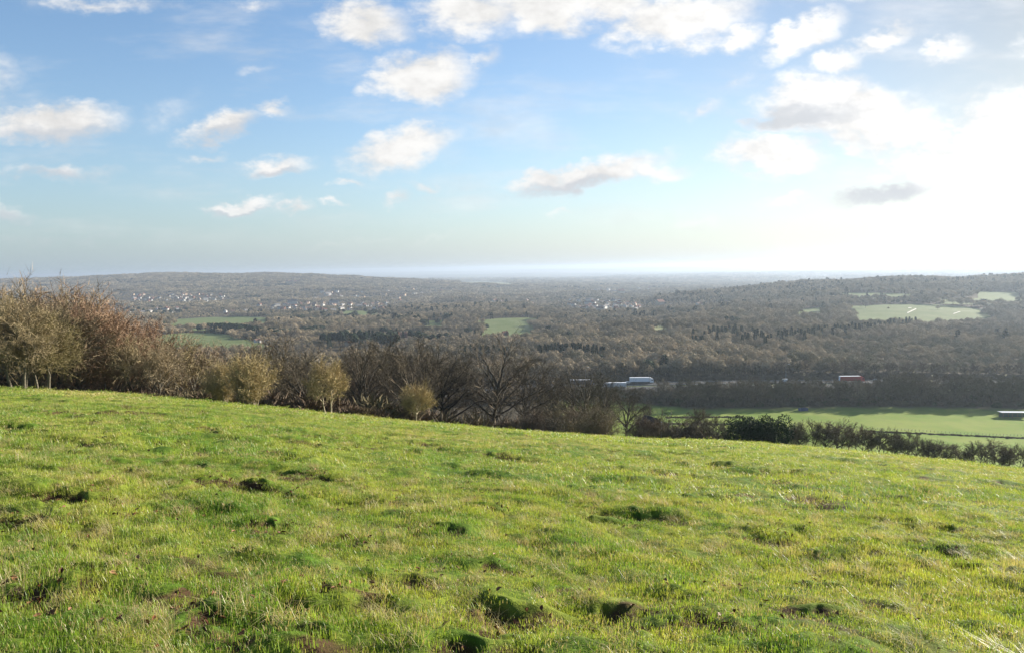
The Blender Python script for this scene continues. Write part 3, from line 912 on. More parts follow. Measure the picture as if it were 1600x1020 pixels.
# ------------------------------------------------------------------ scattering of what nobody could count
def scatter(name, pts, rot, scl, idx, meshes, label, cat):
    sc_ = bpy.data.collections.new(name + '_sources')        # not linked into the scene
    for i, me in enumerate(meshes):
        o_ = bpy.data.objects.new('%s_source_%02d' % (name, i), me)
        sc_.objects.link(o_)
    n = len(pts)
    me = bpy.data.meshes.new(name)
    me.vertices.add(n)
    me.vertices.foreach_set('co', np.asarray(pts, np.float32).ravel())
    for nm, tp, dat in (('rot', 'FLOAT_VECTOR', rot), ('scl', 'FLOAT_VECTOR', scl)):
        a = me.attributes.new(nm, tp, 'POINT'); a.data.foreach_set('vector', np.asarray(dat, np.float32).ravel())
    a = me.attributes.new('idx', 'INT', 'POINT'); a.data.foreach_set('value', np.asarray(idx, np.int32))
    o = obj(name, me)
    ng = bpy.data.node_groups.new(name, 'GeometryNodeTree')
    ng.interface.new_socket('Geometry', in_out='INPUT', socket_type='NodeSocketGeometry')
    ng.interface.new_socket('Geometry', in_out='OUTPUT', socket_type='NodeSocketGeometry')
    N = ng.nodes; L = ng.links
    gi = N.new('NodeGroupInput'); go = N.new('NodeGroupOutput')
    ip = N.new('GeometryNodeInstanceOnPoints')
    ci = N.new('GeometryNodeCollectionInfo')
    ci.inputs['Collection'].default_value = sc_
    ci.inputs['Separate Children'].default_value = True
    ci.inputs['Reset Children'].default_value = True
    ip.inputs['Pick Instance'].default_value = True
    def attr(nm, tp):
        q = N.new('GeometryNodeInputNamedAttribute'); q.data_type = tp; q.inputs['Name'].default_value = nm
        return [s for s in q.outputs if s.enabled and s.name == 'Attribute'][0]
    L.new(gi.outputs[0], ip.inputs['Points'])
    L.new(ci.outputs[0], ip.inputs['Instance'])
    L.new(attr('idx', 'INT'), ip.inputs['Instance Index'])
    L.new(attr('rot', 'FLOAT_VECTOR'), ip.inputs['Rotation'])
    L.new(attr('scl', 'FLOAT_VECTOR'), ip.inputs['Scale'])
    L.new(ip.outputs[0], go.inputs[0])
    md = o.modifiers.new('scatter', 'NODES'); md.node_group = ng
    tag(o, label, cat, kind='stuff')
    return o
rng = np.random.default_rng(5)

# ------------------------------------------------------------------ grass
def blade_mat(name, straw=0.0):
    m, t, b = material(name)
    g = t.new('ShaderNodeNewGeometry')
    col = grass_colour(t, g.outputs['Position'])
    oi = t.new('ShaderNodeObjectInfo')
    col = t.mix(1.0, col, t.comb(*(3 * [t.mr(oi.outputs['Random'], 0, 1, .78, 1.25, smooth=False)])), 'MULTIPLY')
    isl = g.outputs['Random Per Island']
    col = t.mix(1.0, col, t.comb(*(3 * [t.mr(isl, 0, 1, .62, 1.55, smooth=False)])), 'MULTIPLY')
    col = t.mix(t.mr(t.m('FRACT', t.m('MULTIPLY', isl, 37.3)), .80, .95), col, (.40, .33, .15))
    if straw: col = t.mix(straw, col, (.46, .37, .18))
    t._in(b.inputs['Base Color'], col)
    b.inputs['Roughness'].default_value = .46
    b.inputs['Specular IOR Level'].default_value = .45
    tr = t.new('ShaderNodeBsdfTranslucent'); t._in(tr.inputs[0], t.mix(1.0, col, (1.15, 1.1, .7), 'MULTIPLY'))
    mx = t.new('ShaderNodeMixShader'); mx.inputs[0].default_value = .42
    t.l.new(b.outputs[0], mx.inputs[1]); t.l.new(tr.outputs[0], mx.inputs[2])
    t.l.new(mx.outputs[0], t.n['Material Output'].inputs[0])
    return m
M['blade'] = blade_mat('grass_blade')
M['straw'] = blade_mat('straw_blade', .8)
def tuft(seed, n, rad, hgt, wid, mat, bend=.6, segs=2, spread=.35):
    r = random.Random(seed); C = MB()
    for i in range(n):
        a = r.random() * 6.283; q = math.sqrt(r.random()) * rad
        p = Vector((math.cos(a) * q, math.sin(a) * q, -.012))
        b = r.random() * 6.283
        d = Vector((math.cos(b), math.sin(b), 0)); h = hgt * r.uniform(.5, 1.25)
        sd_ = Vector((-d.y, d.x, 0)) * wid * .5 * r.uniform(.7, 1.3)
        lean = d * h * spread * r.random()
        if segs == 1:
            C.tri(p - sd_, p + sd_, p + lean * 1.8 + Vector((0, 0, h)))
        else:
            p1 = p + lean * .6 + Vector((0, 0, h * .6)); p2 = p + lean * (1 + bend * 2.2 * r.random()) + Vector((0, 0, h * r.uniform(.75, 1.0)))
            C.quad(p - sd_, p + sd_, p1 + sd_ * .7, p1 - sd_ * .7)
            C.tri(p1 - sd_ * .7, p1 + sd_ * .7, p2)
    return C.mesh('tuft', [M[mat]])
near_src = [tuft(100 + i, 90, .15, .046, .0038, 'blade') for i in range(5)] + [tuft(110, 60, .13, .045, .0038, 'straw', spread=.9), tuft(111, 70, .10, .085, .004, 'blade', .9, spread=.8), tuft(112, 60, .12, .11, .0035, 'straw', 1.2, spread=1.4)]
mid_src = [tuft(120 + i, 80, .30, .052, .009, 'blade', segs=1, spread=.5) for i in range(4)] + [tuft(125, 50, .28, .06, .011, 'straw', segs=1, spread=.9), tuft(126, 50, .22, .11, .010, 'blade', segs=1, spread=.9)]
far_src = [tuft(130 + i, 60, .62, .062, .028, 'blade', segs=1, spread=.5) for i in range(3)] + [tuft(135, 50, .6, .06, .028, 'straw', segs=1, spread=.8)]
def grass_band(name, y0, y1, per_m2, umax, src, w8, label, tilt=True):
    n = int((umax * y1 + 5) * 2 * (y1 - y0) * per_m2)
    Y = rng.uniform(y0, y1, n); X = rng.uniform(-1, 1, n) * (umax * y1 + 5)
    k = np.abs(X) < umax * Y + 5
    X = X[k]; Y = Y[k]; u = X / Y
    keep = (Y < edge_y(u) * 1.06) | ((u > .13) & (Y < 125))
    X = X[keep]; Y = Y[keep]
    mz, soil = micro(X, Y)
    Z = base_z(X, Y) + mz
    k = rng.random(len(X)) > soil * .42
    X = X[k]; Y = Y[k]; Z = Z[k]; soil = soil[k]
    n = len(X)
    idx = rng.choice(len(src), n, p=np.array(w8) / sum(w8))
    dens = fbm(X / 1.3, Y / 1.3, 3, 61)
    s = rng.uniform(.75, 1.3, n) * (1 + .7 * np.clip(dens, -.5, .6))
    rot = np.stack([rng.normal(0, .12, n), rng.normal(0, .12, n), rng.uniform(0, 6.28, n)], -1)
    scl = np.stack([s ** .4, s ** .4, s], -1)
    scatter(name, np.stack([X, Y, Z], -1), rot, scl, idx, src, label, 'grass')
    print(name, n)
grass_band('grass', 1.2, 13, 95, .95, near_src, [10, 10, 10, 10, 10, 12, 2, 2.2], 'short grazed pasture grass with straw tussocks in front of the viewer')
grass_band('middle_grass', 12.6, 38, 15, .90, mid_src, [10, 10, 10, 10, 11, 3], 'sunlit short grass across the middle of the sloping pasture')
grass_band('distant_grass', 37, 125, 3.4, .85, far_src, [10, 10, 10, 9], 'short grass on the far part of the pasture up to the trees')
# fallen leaves lying in the hollows
lm = rnd_mat('dead_leaf', [(.08, .028, .014), (.16, .065, .03), (.30, .16, .08), (.12, .04, .02)], rough=.6)
def leaf_mesh(seed):
    r = random.Random(seed); C = MB()
    P_ = [(0, 0), (.35, .28), (.75, .22), (1, 0), (.75, -.22), (.35, -.28)]
    z = [0, .22, .30, .12, .26, .18]
    v = [Vector((x - .5, y, zz * r.uniform(.5, 1.4))) * .046 for (x, y), zz in zip(P_, z)]
    c = Vector((0, 0, .0)) 
    for i in range(6): C.tri(c, v[i], v[(i + 1) % 6])
    return C.mesh('leaf', [lm])
LP = []
for (cx, cy_, r0, dp, an, el) in PITS:
    if cy_ > 22: continue
    k = int(55 * r0 * (dp > .06) + 3 * RG.random())
    for _ in range(k):
        LP.append((cx + RG.gauss(0, r0 * 1.0), cy_ + RG.gauss(0, r0 * .8)))
for _ in range(220):
    Y = 2.6 + 14 * RG.random(); LP.append((RG.uniform(-.85, .85) * Y, Y))
LP = np.array(LP)
n = len(LP)
lz = zmic(LP[:, 0], LP[:, 1]) + rng.uniform(.012, .045, n)
scatter('fallen_leaves', np.column_stack([LP, lz]), np.stack([rng.normal(0, .5, n), rng.normal(0, .5, n), rng.uniform(0, 6.28, n)], -1),
        np.repeat(rng.uniform(.6, 1.3, n)[:, None], 3, 1), rng.integers(0, 3, n), [leaf_mesh(i) for i in range(3)], 'brown fallen leaves caught in the hollows of the pasture', 'leaves')
print('grass', time.time() - T0)

# ------------------------------------------------------------------ trees at the edge of the pasture
SKY = [(-400, 440), (-150, 440), (0, 453), (60, 448), (120, 455), (150, 486), (200, 500), (245, 535), (330, 545), (385, 532), (430, 522), (470, 556), (520, 555), (560, 532),
       (650, 520), (720, 536), (770, 524), (830, 548), (880, 582), (950, 600), (1000, 640)]
def top_h(px, Y, z, py=None):
    py = np.interp(px, [a for a, b in SKY], [b for a, b in SKY]) if py is None else py
    d = ray(px, py)
    return EYE + d.z / d.y * Y - z
def tree_to(px, Y, key, py, label, cat, group=None, wide=1.0, rz=None, sink=0.0):
    """a tree at that bearing and depth whose top reaches the height seen at row py"""
    x, y = at(px, Y)
    z = float(zmic(x, y)[0])
    H0 = H0_of(key)
    sc = top_h(px, Y, z, py) / H0
    return put(key, x, y, label, cat, group, sc=sc, rz=rz, z=z, wide=wide, sink=sink)
tree_to(22, 57, 'thorn3', 466, 'dense olive hawthorn at the far left edge of the pasture', 'tree', 'hawthorns at the left corner', rz=1)
tree_to(62, 59, 'thorn3', 490, 'dark stemmed hawthorn standing just right of the leftmost one', 'tree', 'hawthorns at the left corner', rz=3)
tree_to(-45, 57, 'thorn3', 464, 'dense hawthorn cut by the left border of the view', 'tree', 'hawthorns at the left corner', rz=5)
tree_to(92, 68, 'brown1', 470, 'tangled brown tree leaning over behind the left corner hawthorns', 'tree', wide=1.0)
tree_to(122, 71, 'red1', 474, 'tall tree with lit pale trunk and dark horizontal boughs in the left wood', 'tree', rz=2)
tree_to(148, 73, 'red2', 482, 'reddish brown tree beside the tall tree with horizontal boughs', 'tree', rz=.5)
tree_to(60, 86, 'red1', 447, 'broad reddish tree forming the rounded top of the left wood', 'tree')
tree_to(28, 84, 'brown2', 453, 'brown tree behind the left corner hawthorns, nearest the border', 'tree')
tree_to(105, 88, 'red2', 456, 'reddish tree on the falling right shoulder of the left wood top', 'tree')
tree_to(182, 84, 'red1', 512, 'russet tree whose crown ends the high left wood', 'tree', wide=.9)
tree_to(208, 92, 'red2', 503, 'russet rounded crown rising between the left wood and the first meadow', 'tree')
tree_to(196, 70, 'olive1', 520, 'pale stemmed olive tree right of the russet crowns at the pasture edge', 'tree', rz=1.5)
tree_to(226, 71, 'olive2', 528, 'slim olive tree with a straight pale trunk on the pasture edge', 'tree')
tree_to(247, 71, 'olive1', 540, 'olive tree with a slanting pale trunk on the pasture edge', 'tree', rz=4)
tree_to(284, 75, 'olive2', 538, 'forked pale trunk tree just left of the big sunlit bush', 'tree')
tree_to(305, 86, 'brown1', 533, 'brown rounded tree behind the forked pale trunk tree', 'tree')
tree_to(268, 90, 'brown2', 545, 'low brown tree in the gap between the two pale trunk trees', 'tree')
o1 = tree_to(385, 62.5, 'bush', 556, 'big sunlit rounded bush with bare branches on the pasture edge', 'bush', rz=0, wide=.95)
o2 = tree_to(342, 65, 'bush', 566, 'darker left half of the twin bush on the pasture edge', 'bush', rz=2, wide=.75)
tree_to(428, 92, 'oak1', 522, 'dark rounded oak behind and right of the big sunlit bush', 'tree', wide=.9)
tree_to(404, 84, 'brown1', 540, 'dark tree rising directly over the big sunlit bush', 'tree')
tree_to(507, 71.5, 'thorn1', 560, 'lone upright olive hawthorn on two dark stems on the grass', 'tree', rz=.2, wide=.82)
tree_to(646, 80, 'thorn2', 598, 'small lone hawthorn with a dome crown and one pale stem', 'tree', rz=.0, wide=.72)
tree_to(636, 82, 'shrub3', 618, 'little dark bush touching the small lone hawthorn', 'bush')
tree_to(768, 122, 'oak2', 524, 'tall dark spreading oak with long side boughs in the middle of the wood', 'tree', rz=.6)
tree_to(655, 118, 'oak2', 524, 'dark oak behind the small lone hawthorn', 'tree', rz=2.2)
tree_to(693, 116, 'oak1', 545, 'dark oak with forked boughs between the small hawthorn and the tall spreading oak', 'tree')
tree_to(600, 112, 'ash1', 524, 'tall close stemmed dark tree left of the small lone hawthorn', 'tree')
tree_to(575, 110, 'brown2', 543, 'tall brown tree right of the upright hawthorn', 'tree')
tree_to(540, 108, 'brown1', 560, 'dark tree directly behind the upright hawthorn', 'tree')
tree_to(822, 150, 'oak1', 550, 'dark broad tree right of the tall spreading oak', 'tree')
tree_to(910, 150, 'oak1', 574, 'dark tree in the clump left of the bare Y shaped tree', 'tree')
tree_to(942, 140, 'ash1', 584, 'slim ivy dark tree next to the bare Y shaped tree', 'tree', wide=.8)
tree_to(862, 158, 'ash1', 584, 'thin dark tree above the brown bushes', 'tree')
tree_to(886, 165, 'oak1', 582, 'second thin dark tree above the brown bushes', 'tree')
tree_to(926, 170, 'oak1', 588, 'wide dark tree of the clump over the brown bushes', 'tree', wide=.8)
tree_to(977, 112, 'oak2', 600, 'bare Y shaped oak standing alone against the bright meadow', 'tree', rz=1.2, wide=.72)
tree_to(1012, 128, 'oak1', 628, 'flat topped bare tree behind the dark shed', 'tree', wide=.9)
BG = 'bushes along the lower pasture edge'
for (px, Y, key, py, lab, wd) in [
    (838, 94, 'shrub2', 640, 'pale brown bush at the left end of the brown bushes', 1.1), (868, 98, 'shrub1', 633, 'brown bush second along the lower pasture edge', 1.2),
    (893, 99, 'shrub1', 637, 'brown bush in the middle of the lower pasture edge', 1.0), (925, 100, 'shrub1', 630, 'largest rounded brown bush left of the bare Y shaped oak', 1.15),
    (946, 103, 'shrub2', 646, 'low brown bush under the bare Y shaped oak', 1.0), (808, 93, 'shrub3', 652, 'small low bush where the dark wood ends', 1.2),
    (1004, 104, 'shrub2', 652, 'dark bush at the left of the shed', 1.0), (1024, 103, 'shrub2', 655, 'thin bush hiding the front of the shed', .9), (1042, 104, 'shrub3', 660, 'low dark bush hiding the right foot of the shed', 1.0), (1060, 110, 'shrub3', 651, 'dark rounded bush right of the shed', 1.5),
    (1072, 112, 'shrub3', 657, 'low dark bush beside the rounded one right of the shed', 1.4), (1110, 112, 'shrub3', 667, 'low brushy growth under the small leaning tree', 1.8),
    (1085, 111, 'shrub3', 668, 'low brushy growth under the ivy covered small tree', 1.8),
    (860, 92, 'shrub3', 655, 'low twiggy bush in front of the brown bushes', 1.5), (1005, 100.5, 'shrub3', 668, 'dark low stump bush at the brow', 1.0)]:
    tree_to(px, Y, key, py, lab, 'bush', BG, wide=wd)
tree_to(1094, 108, 'hedge3', 636, 'small upright dark tree between the shed and the hedge', 'tree', wide=.8)
tree_to(1117, 106, 'hedge1', 650, 'small tree leaning right beside the hedge end', 'tree', rz=0, wide=.8)
# evergreen block and the ragged hedge running down to the right
tree_to(1163, 107, 'holly1', 652, 'dense dark evergreen bush at the left end of the hedge', 'bush', wide=1.05)
tree_to(1182, 106.5, 'holly2', 656, 'dense dark evergreen bush second from the hedge end', 'bush', wide=1.0)
tree_to(1212, 106, 'holly1', 650, 'dark dome shaped evergreen bush where the bare hedge begins', 'bush', wide=.85)
HT = [(1235, 660), (1262, 656), (1290, 658), (1318, 655), (1345, 663), (1372, 668), (1397, 670), (1428, 678), (1452, 682), (1478, 686), (1505, 694), (1532, 692), (1562, 690), (1592, 692), (1622, 698), (1655, 700), (1690, 702), (1730, 706)]
ORD = ['first', 'second', 'third', 'fourth', 'fifth', 'sixth', 'seventh', 'eighth', 'ninth', 'tenth', 'eleventh', 'twelfth', 'thirteenth', 'fourteenth', 'fifteenth', 'sixteenth', 'seventeenth', 'eighteenth']
for i, (px, py) in enumerate(HT):
    Yh = float(edge_y(eyeline_u(px))) * 1.015 - .4
    tree_to(px, Yh, 'hedge%d' % (1 + i % 3), py + RG.uniform(-3, 3), '%s leggy bare bush down the ragged hedge from the evergreen bushes' % ORD[i], 'bush', 'bushes of the ragged bare hedge', wide=RG.uniform(.95, 1.2))
    if i % 2 == 0:
        tree_to(px + 13, Yh + .5, 'hedge%d' % (1 + (i + 1) % 3), py + 9, 'low thin bush behind the %s leggy bush of the ragged hedge' % ORD[i], 'bush', 'bushes of the ragged bare hedge', wide=RG.uniform(.9, 1.2))
print('edge trees', time.time() - T0)

# fill of the wood behind the brow, each tree a thing of its own
GW = 'bare trees of the dark wood below the pasture'
occ = [(o.location.x, o.location.y) for o in COL.objects if o.type == 'EMPTY']
cnt = 0
for row, fr in enumerate((1.16, 1.34, 1.56, 1.85, 2.25)):
    px = -230.0
    while px < (880 if row < 1 else 835):
        u = eyeline_u(px); Y = float(edge_y(u)) * fr * RG.uniform(.96, 1.05)
        x, y = u * Y, Y
        px += 1155 / Y * RG.uniform(5.4, 8.4) * (1 + .12 * row)
        z = float(base_z(x, y))
        h = top_h(px, Y, z) * RG.uniform(.86, 1.0)
        if px > 800 and row < 1: continue
        if row == 4 and px > 820: continue
        h = min(h, 19) if px < 820 else min(h, 14)
        if h < 5 or min((x - a) ** 2 + (y - b) ** 2 for a, b in occ) < 5: continue
        if px < 170: key = RG.choice(['red1', 'red2', 'brown1', 'brown2'])
        elif px < 350: key = RG.choice(['olive1', 'olive2', 'brown1', 'brown2', 'red2'])
        else: key = RG.choice(['oak1', 'ash1', 'ash2', 'oak2', 'brown2', 'ash1'])
        lab = ('brown or russet tree packed into the high wood at the left of the pasture' if px < 170 else
               'bare olive or brown tree behind the pale trunk trees at the pasture edge' if px < 350 else
               'dark bare tree crowded into the shaded wood beyond the brow')
        grp = 'trees packed into the high left wood' if px < 170 else 'trees behind the pale trunk trees' if px < 350 else GW
        H0 = H0_of(key)
        pq = px - 1155 / Y * 6
        wh = next(t for p, t in ((0, 'outside the left border'), (45, 'over the left corner hawthorns'), (110, 'behind the tangled leaning tree'), (170, 'by the tree with horizontal boughs'), (225, 'behind the russet crowns'), (290, 'by the slanting pale trunk'), (350, 'left of the twin bush'),
            (420, 'behind the big sunlit bush'), (480, 'between big bush and upright hawthorn'), (545, 'behind the upright hawthorn'), (610, 'left of the small lone hawthorn'), (680, 'behind the small lone hawthorn'),
            (740, 'left of the tall spreading oak'), (800, 'behind the tall spreading oak'), (9999, 'right of the tall spreading oak')) if pq < p)
        rw = ('at the brow', 'in the second rank', 'in the third rank', 'deep in the wood', 'at the back of the wood')[row]
        lab = ('brown or russet tree ' if pq < 170 else 'olive brown tree ' if pq < 350 else 'dark bare tree ') + wh + ', ' + rw
        put(key, x, y, lab, 'tree', grp, sc=h / H0, z=z - .2, wide=RG.uniform(.8, 1.05))
        occ.append((x, y)); cnt += 1
print('wood', cnt)
# undergrowth of the woods
def far_shrub(seed, H, Rc, n, mat, size=.5):
    r = random.Random(seed); C = MB()
    leaf_cloud(C, r, [((0, 0, H * .4), Rc, H * .55, 1), ((Rc * .5, .2, H * .3), Rc * .7, H * .45, .8), ((-Rc * .4, -.3, H * .35), Rc * .7, H * .5, .8)], n, size, 5.0, .5, shell=.3)
    return C.mesh('undershrub', [M[mat]])
us = [far_shrub(51, 2.6, 2.2, 800, 'scrub', .45), far_shrub(52, 2.2, 2.0, 800, 'twig_dark', .45), far_shrub(53, 2.6, 2.0, 700, 'ivy', .35), far_shrub(54, 3.4, 2.0, 800, 'twig_dark', .5), far_shrub(55, 1.0, 1.4, 600, 'scrub', .35)]
pts = []; ix = []; sc_ = []
for px in np.arange(-240, 860, 5.0):
    u = eyeline_u(px)
    for fr in (1.06, 1.09, 1.16, 1.24, 1.36, 1.5, 1.7, 1.95):
        if px > 790 and fr > 1.3: continue
        if px > 90 and fr < 1.08 and px < 330: k_ = 4
        else: k_ = None
        Y = float(edge_y(u)) * fr * RG.uniform(.98, 1.02); uu = u + RG.uniform(-.003, .003)
        if RG.random() < .35: continue
        pts.append((uu * Y, Y)); ix.append(k_ if k_ is not None else RG.choice([0, 1, 1, 2, 3]) if fr > 1.1 else RG.choice([0, 0, 4, 1]))
        sc_.append(RG.uniform(.6, 1.25))
for px in np.arange(535, 590, 4):      # brambles at the pasture edge
    Y = float(edge_y(eyeline_u(px))) * .985; pts.append((eyeline_u(px) * Y, Y)); ix.append(4); sc_.append(.8)
for px in np.arange(300, 400, 6):
    Y = float(edge_y(eyeline_u(px))) * 1.0; pts.append((eyeline_u(px) * Y, Y)); ix.append(4); sc_.append(.8)
pts = np.array(pts); n = len(pts)
scatter('undergrowth', np.column_stack([pts, base_z(pts[:, 0], pts[:, 1]) - .1]), np.stack([np.zeros(n), np.zeros(n), rng.uniform(0, 6.28, n)], -1),
        np.repeat(np.array(sc_)[:, None], 3, 1), ix, us, 'brambles and brushwood on the floor of the wood beyond the pasture', 'undergrowth')
#==P4==
# ------------------------------------------------------------------ valley: pastures showing among the woods
M['pasture'] = None
def pasture_mat(name, a, b_):
    m, t, b = material(name)
    g = t.new('ShaderNodeNewGeometry')
    n, _ = t.noise(g.outputs['Position'], .02, 5, .65)
    n2, _ = t.noise(g.outputs['Position'], .18, 3, .65)
    c = t.mix(t.mr(t.m('ADD', t.m('MULTIPLY', n, .7), t.m('MULTIPLY', n2, .3)), .35, .65), a, b_)
    t._in(b.inputs['Base Color'], c); b.inputs['Specular IOR Level'].default_value = .05
    return m
M['pasture'] = pasture_mat('pasture', (.10, .135, .042), (.15, .17, .07))
M['pale_pasture'] = pasture_mat('pale_pasture', (.22, .24, .11), (.28, .27, .14))
M['chalk'] = plain('sandy_track', (.62, .58, .48), .9, .1, .08, .1)
PATCH = []
def resample(pl, n):
    pl = np.array(pl, float); d = np.r_[0, np.cumsum(np.hypot(*np.diff(pl, axis=0).T))]; t = np.linspace(0, d[-1], n)
    return np.column_stack([np.interp(t, d, pl[:, 0]), np.interp(t, d, pl[:, 1])])
def patch(name, top, bot, mat='pasture', canopy=15, lift=.7, clear=True):
    """a pasture whose far edge is the line top and near edge the line bot; both run left to right"""
    n, k = 22, 9
    A = []; B = []
    for (px, py) in resample(top, n):
        h = hit(px, py); A.append((h.x, h.y))
    for (px, py) in resample(bot, n):
        h = hit(px, py, canopy); B.append((h.x, h.y))
    A = np.array(A); B = np.array(B)
    t = np.linspace(0, 1, k)[:, None, None]
    XY = A[None] * (1 - t) + B[None] * t
    Z = base_z(XY[..., 0], XY[..., 1]) + lift
    V = np.concatenate([XY, Z[..., None]], -1).reshape(-1, 3)
    I = np.arange(k - 1)[:, None]; J = np.arange(n - 1)[None]
    a = I * n + J
    F = np.stack([a, a + n, a + n + 1, a + 1], -1).reshape(-1, 4)
    o = obj(name, mesh_np(name, V, F, [M[mat]], smooth=True)); tag(o, kind='structure')
    if clear: PATCH.append(np.concatenate([A, B[::-1]]))
    return o
patch('meadow', [(236, 525), (290, 520), (330, 519), (356, 523)], [(240, 534), (300, 534), (350, 531), (430, 526)])
patch('meadow', [(262, 500), (330, 496), (395, 495), (422, 497)], [(265, 505), (340, 504), (424, 502)])
patch('meadow', [(746, 501), (790, 497), (838, 497)], [(756, 516), (790, 515), (836, 511)])
patch('meadow', [(1022, 503), (1052, 502)], [(1022, 505.5), (1052, 505)], 'pale_pasture')
patch('meadow', [(1325, 479), (1400, 476), (1450, 476), (1500, 479), (1546, 486)], [(1325, 494), (1380, 494), (1450, 495), (1550, 491)])
patch('meadow', [(1245, 484), (1292, 480)], [(1248, 492), (1294, 489)], canopy=10)
patch('meadow', [(1312, 458), (1370, 458), (1424, 460)], [(1312, 462), (1370, 462.5), (1424, 463)], canopy=8)
patch('meadow', [(1528, 456), (1592, 457)], [(1528, 462), (1592, 464)], canopy=8)
patch('meadow', [(1470, 466), (1560, 467), (1600, 469)], [(1470, 469.5), (1560, 471), (1600, 472)], canopy=8)
patch('meadow', [(664, 501), (702, 501)], [(664, 504.5), (702, 504)])
patch('meadow', [(536, 486), (590, 486)], [(536, 488.5), (590, 488.5)])
patch('meadow', [(715, 441), (760, 440.5), (802, 443)], [(715, 443.5), (760, 444.5), (802, 446)], 'pale_pasture', canopy=4)
patch('meadow', [(1198, 441), (1236, 441)], [(1198, 446), (1236, 445.5)], 'pale_pasture', canopy=4)
patch('path', [(1417, 489.5), (1431, 482.8)], [(1418.5, 490.6), (1432, 484.0)], 'chalk', canopy=0, lift=1.2, clear=False)
patch('path', [(1489, 491), (1500, 487.5)], [(1490, 491.8), (1500.5, 488.3)], 'chalk', canopy=0, lift=1.2, clear=False)
patch('path', [(1419, 481.8), (1424, 481.4)], [(1419, 482.8), (1424, 482.4)], 'chalk', canopy=0, lift=1.2, clear=False)
def in_poly(X, Y, P_):
    ins = np.zeros(len(X), bool)
    j = len(P_) - 1
    for i in range(len(P_)):
        xi, yi = P_[i]; xj, yj = P_[j]
        c = ((yi > Y) != (yj > Y)) & (X < (xj - xi) * (Y - yi) / (yj - yi + 1e-12) + xi)
        ins ^= c; j = i
    return ins

# ------------------------------------------------------------------ village houses
HM = {k: plain('render_' + k, c, .8, .2, .06, .5) for k, c in dict(white=(.46, .44, .40), cream=(.36, .31, .235), brick=(.22, .11, .075), buff=(.55, .40, .27)).items()}
RM = {k: plain('tiles_' + k, c, .85, .2, .15, .8) for k, c in dict(brown=(.15, .09, .065), red=(.17, .075, .05), slate=(.13, .12, .115), pale=(.5, .5, .5)).items()}
GL = plain('window_glass', (.03, .04, .05), .15, .5, .1, 1)
WF = plain('window_frame', (.75, .75, .73), .5, .3, .05, 1)
def house_meshes(L, W, H, rh, wall, roof, bay=False):
    w_ = MB(); r_ = MB()
    w_.box(-L / 2, L / 2, -W / 2, W / 2, -1.5, H)
    for s in (-1, 1):
        x = s * L / 2
        w_.tri((x, -W / 2, H), (x, W / 2, H), (x, 0, H + rh))
    r_.prism([(-W / 2 - .5, H - .15), (0, H + rh + .12), (W / 2 + .5, H - .15), (0, H + rh - .25)], -L / 2 - .4, L / 2 + .4)
    r_.v = [(y, x, z) for (x, y, z) in r_.v]
    if bay:
        w_.box(L * .08, L * .42, -W / 2 - 2.2, -W / 2 + .4, -1.5, H * .98)
        r_.prism([(L * .04, H * .96), (L * .25, H + rh * .8), (L * .46, H * .96)], -W / 2 - 2.6, 0)
    ch = MB(); ch.box(L * .3, L * .3 + .9, -.4, .5, H + rh * .5, H + rh + 1.3)
    wn = []
    for fl in range(max(1, int(H // 2.7))):
        for i in range(max(2, int(L // 2.8))):
            x = -L / 2 + (i + .5) * L / max(2, int(L // 2.8)); z = .9 + fl * 2.7
            for s in (-1, 1):
                if bay and s < 0 and L * .08 - .6 < x < L * .42 + .6: continue
                q = MB(); q.box(-.62, .62, -.05, .05, 0, 1.35); q2 = MB(); q2.box(-.5, .5, -.07, .07, .12, 1.23); wn.append(((x, s * W / 2, z), q, q2))
    return (w_.mesh('wall', [HM[wall]]), r_.mesh('roof', [RM[roof]]), ch.mesh('chimney', [HM['brick']]), wn)
HOUSES = [house_meshes(11, 8, 5.4, 3.4, 'white', 'brown', True), house_meshes(13, 8, 5.4, 3.6, 'cream', 'red'), house_meshes(10, 8, 5.6, 3.6, 'brick', 'red', True),
          house_meshes(18, 8, 5.4, 3.2, 'white', 'slate'), house_meshes(12, 9, 5.4, 3.8, 'buff', 'brown'), house_meshes(9, 7, 5.2, 3.0, 'white', 'red')]
CL_H = []
def house(x, y, k, label, group, sc=1.0, rz=None, detail=False, kind='house', cat='house'):
    z = float(base_z(x, y))
    o = empty(kind, (x, y, z), RG.uniform(-.9, .9) + RG.choice([0, 1.57]) if rz is None else rz, sc)
    ms = HOUSES[k]
    obj('wall', ms[0], o); rf = obj('roof', ms[1], o)
    if detail:
        obj('chimney', ms[2], rf)
        for (loc, q, q2) in ms[3]:
            wo_ = obj('window', q.mesh('window', [WF]), o); wo_.location = loc
            obj('pane', q2.mesh('pane', [GL]), wo_)
    tag(o, label, cat, group)
    CL_H.append((x, y))
    return o
VZ = [  # px range, py range, number, label, group
 ((205, 352), (459, 470), 68, 'pale house among trees on the slope below the long left hill', 'houses below the long left hill'),
 ((135, 300), (479, 489), 20, 'small house in the trees between the hill village and the far meadow', 'houses in front of the hill village'),
 ((402, 612), (472, 484), 72, 'pale house in the dense village strip at the foot of the wooded hill', 'houses of the village strip'),
 ((490, 570), (454, 468), 14, 'house on the wooded slope over the village strip', 'houses on the slope over the village strip'),
 ((590, 735), (448, 474), 18, 'scattered house in the woods right of the village strip', 'scattered woodland houses'),
 ((755, 832), (468, 476), 12, 'pale house in the woods between the two villages', 'houses between the two villages'),
 ((885, 1018), (467, 483), 56, 'pale house of the village in the middle of the plain', 'houses of the middle village'),
 ((930, 1105), (445, 455), 18, 'tiny far house on the hazy plain beyond the middle village', 'far houses on the plain'),
 ((350, 400), (484, 492), 4, 'house at the near edge of the far left meadow', 'houses by the far left meadow'),
]
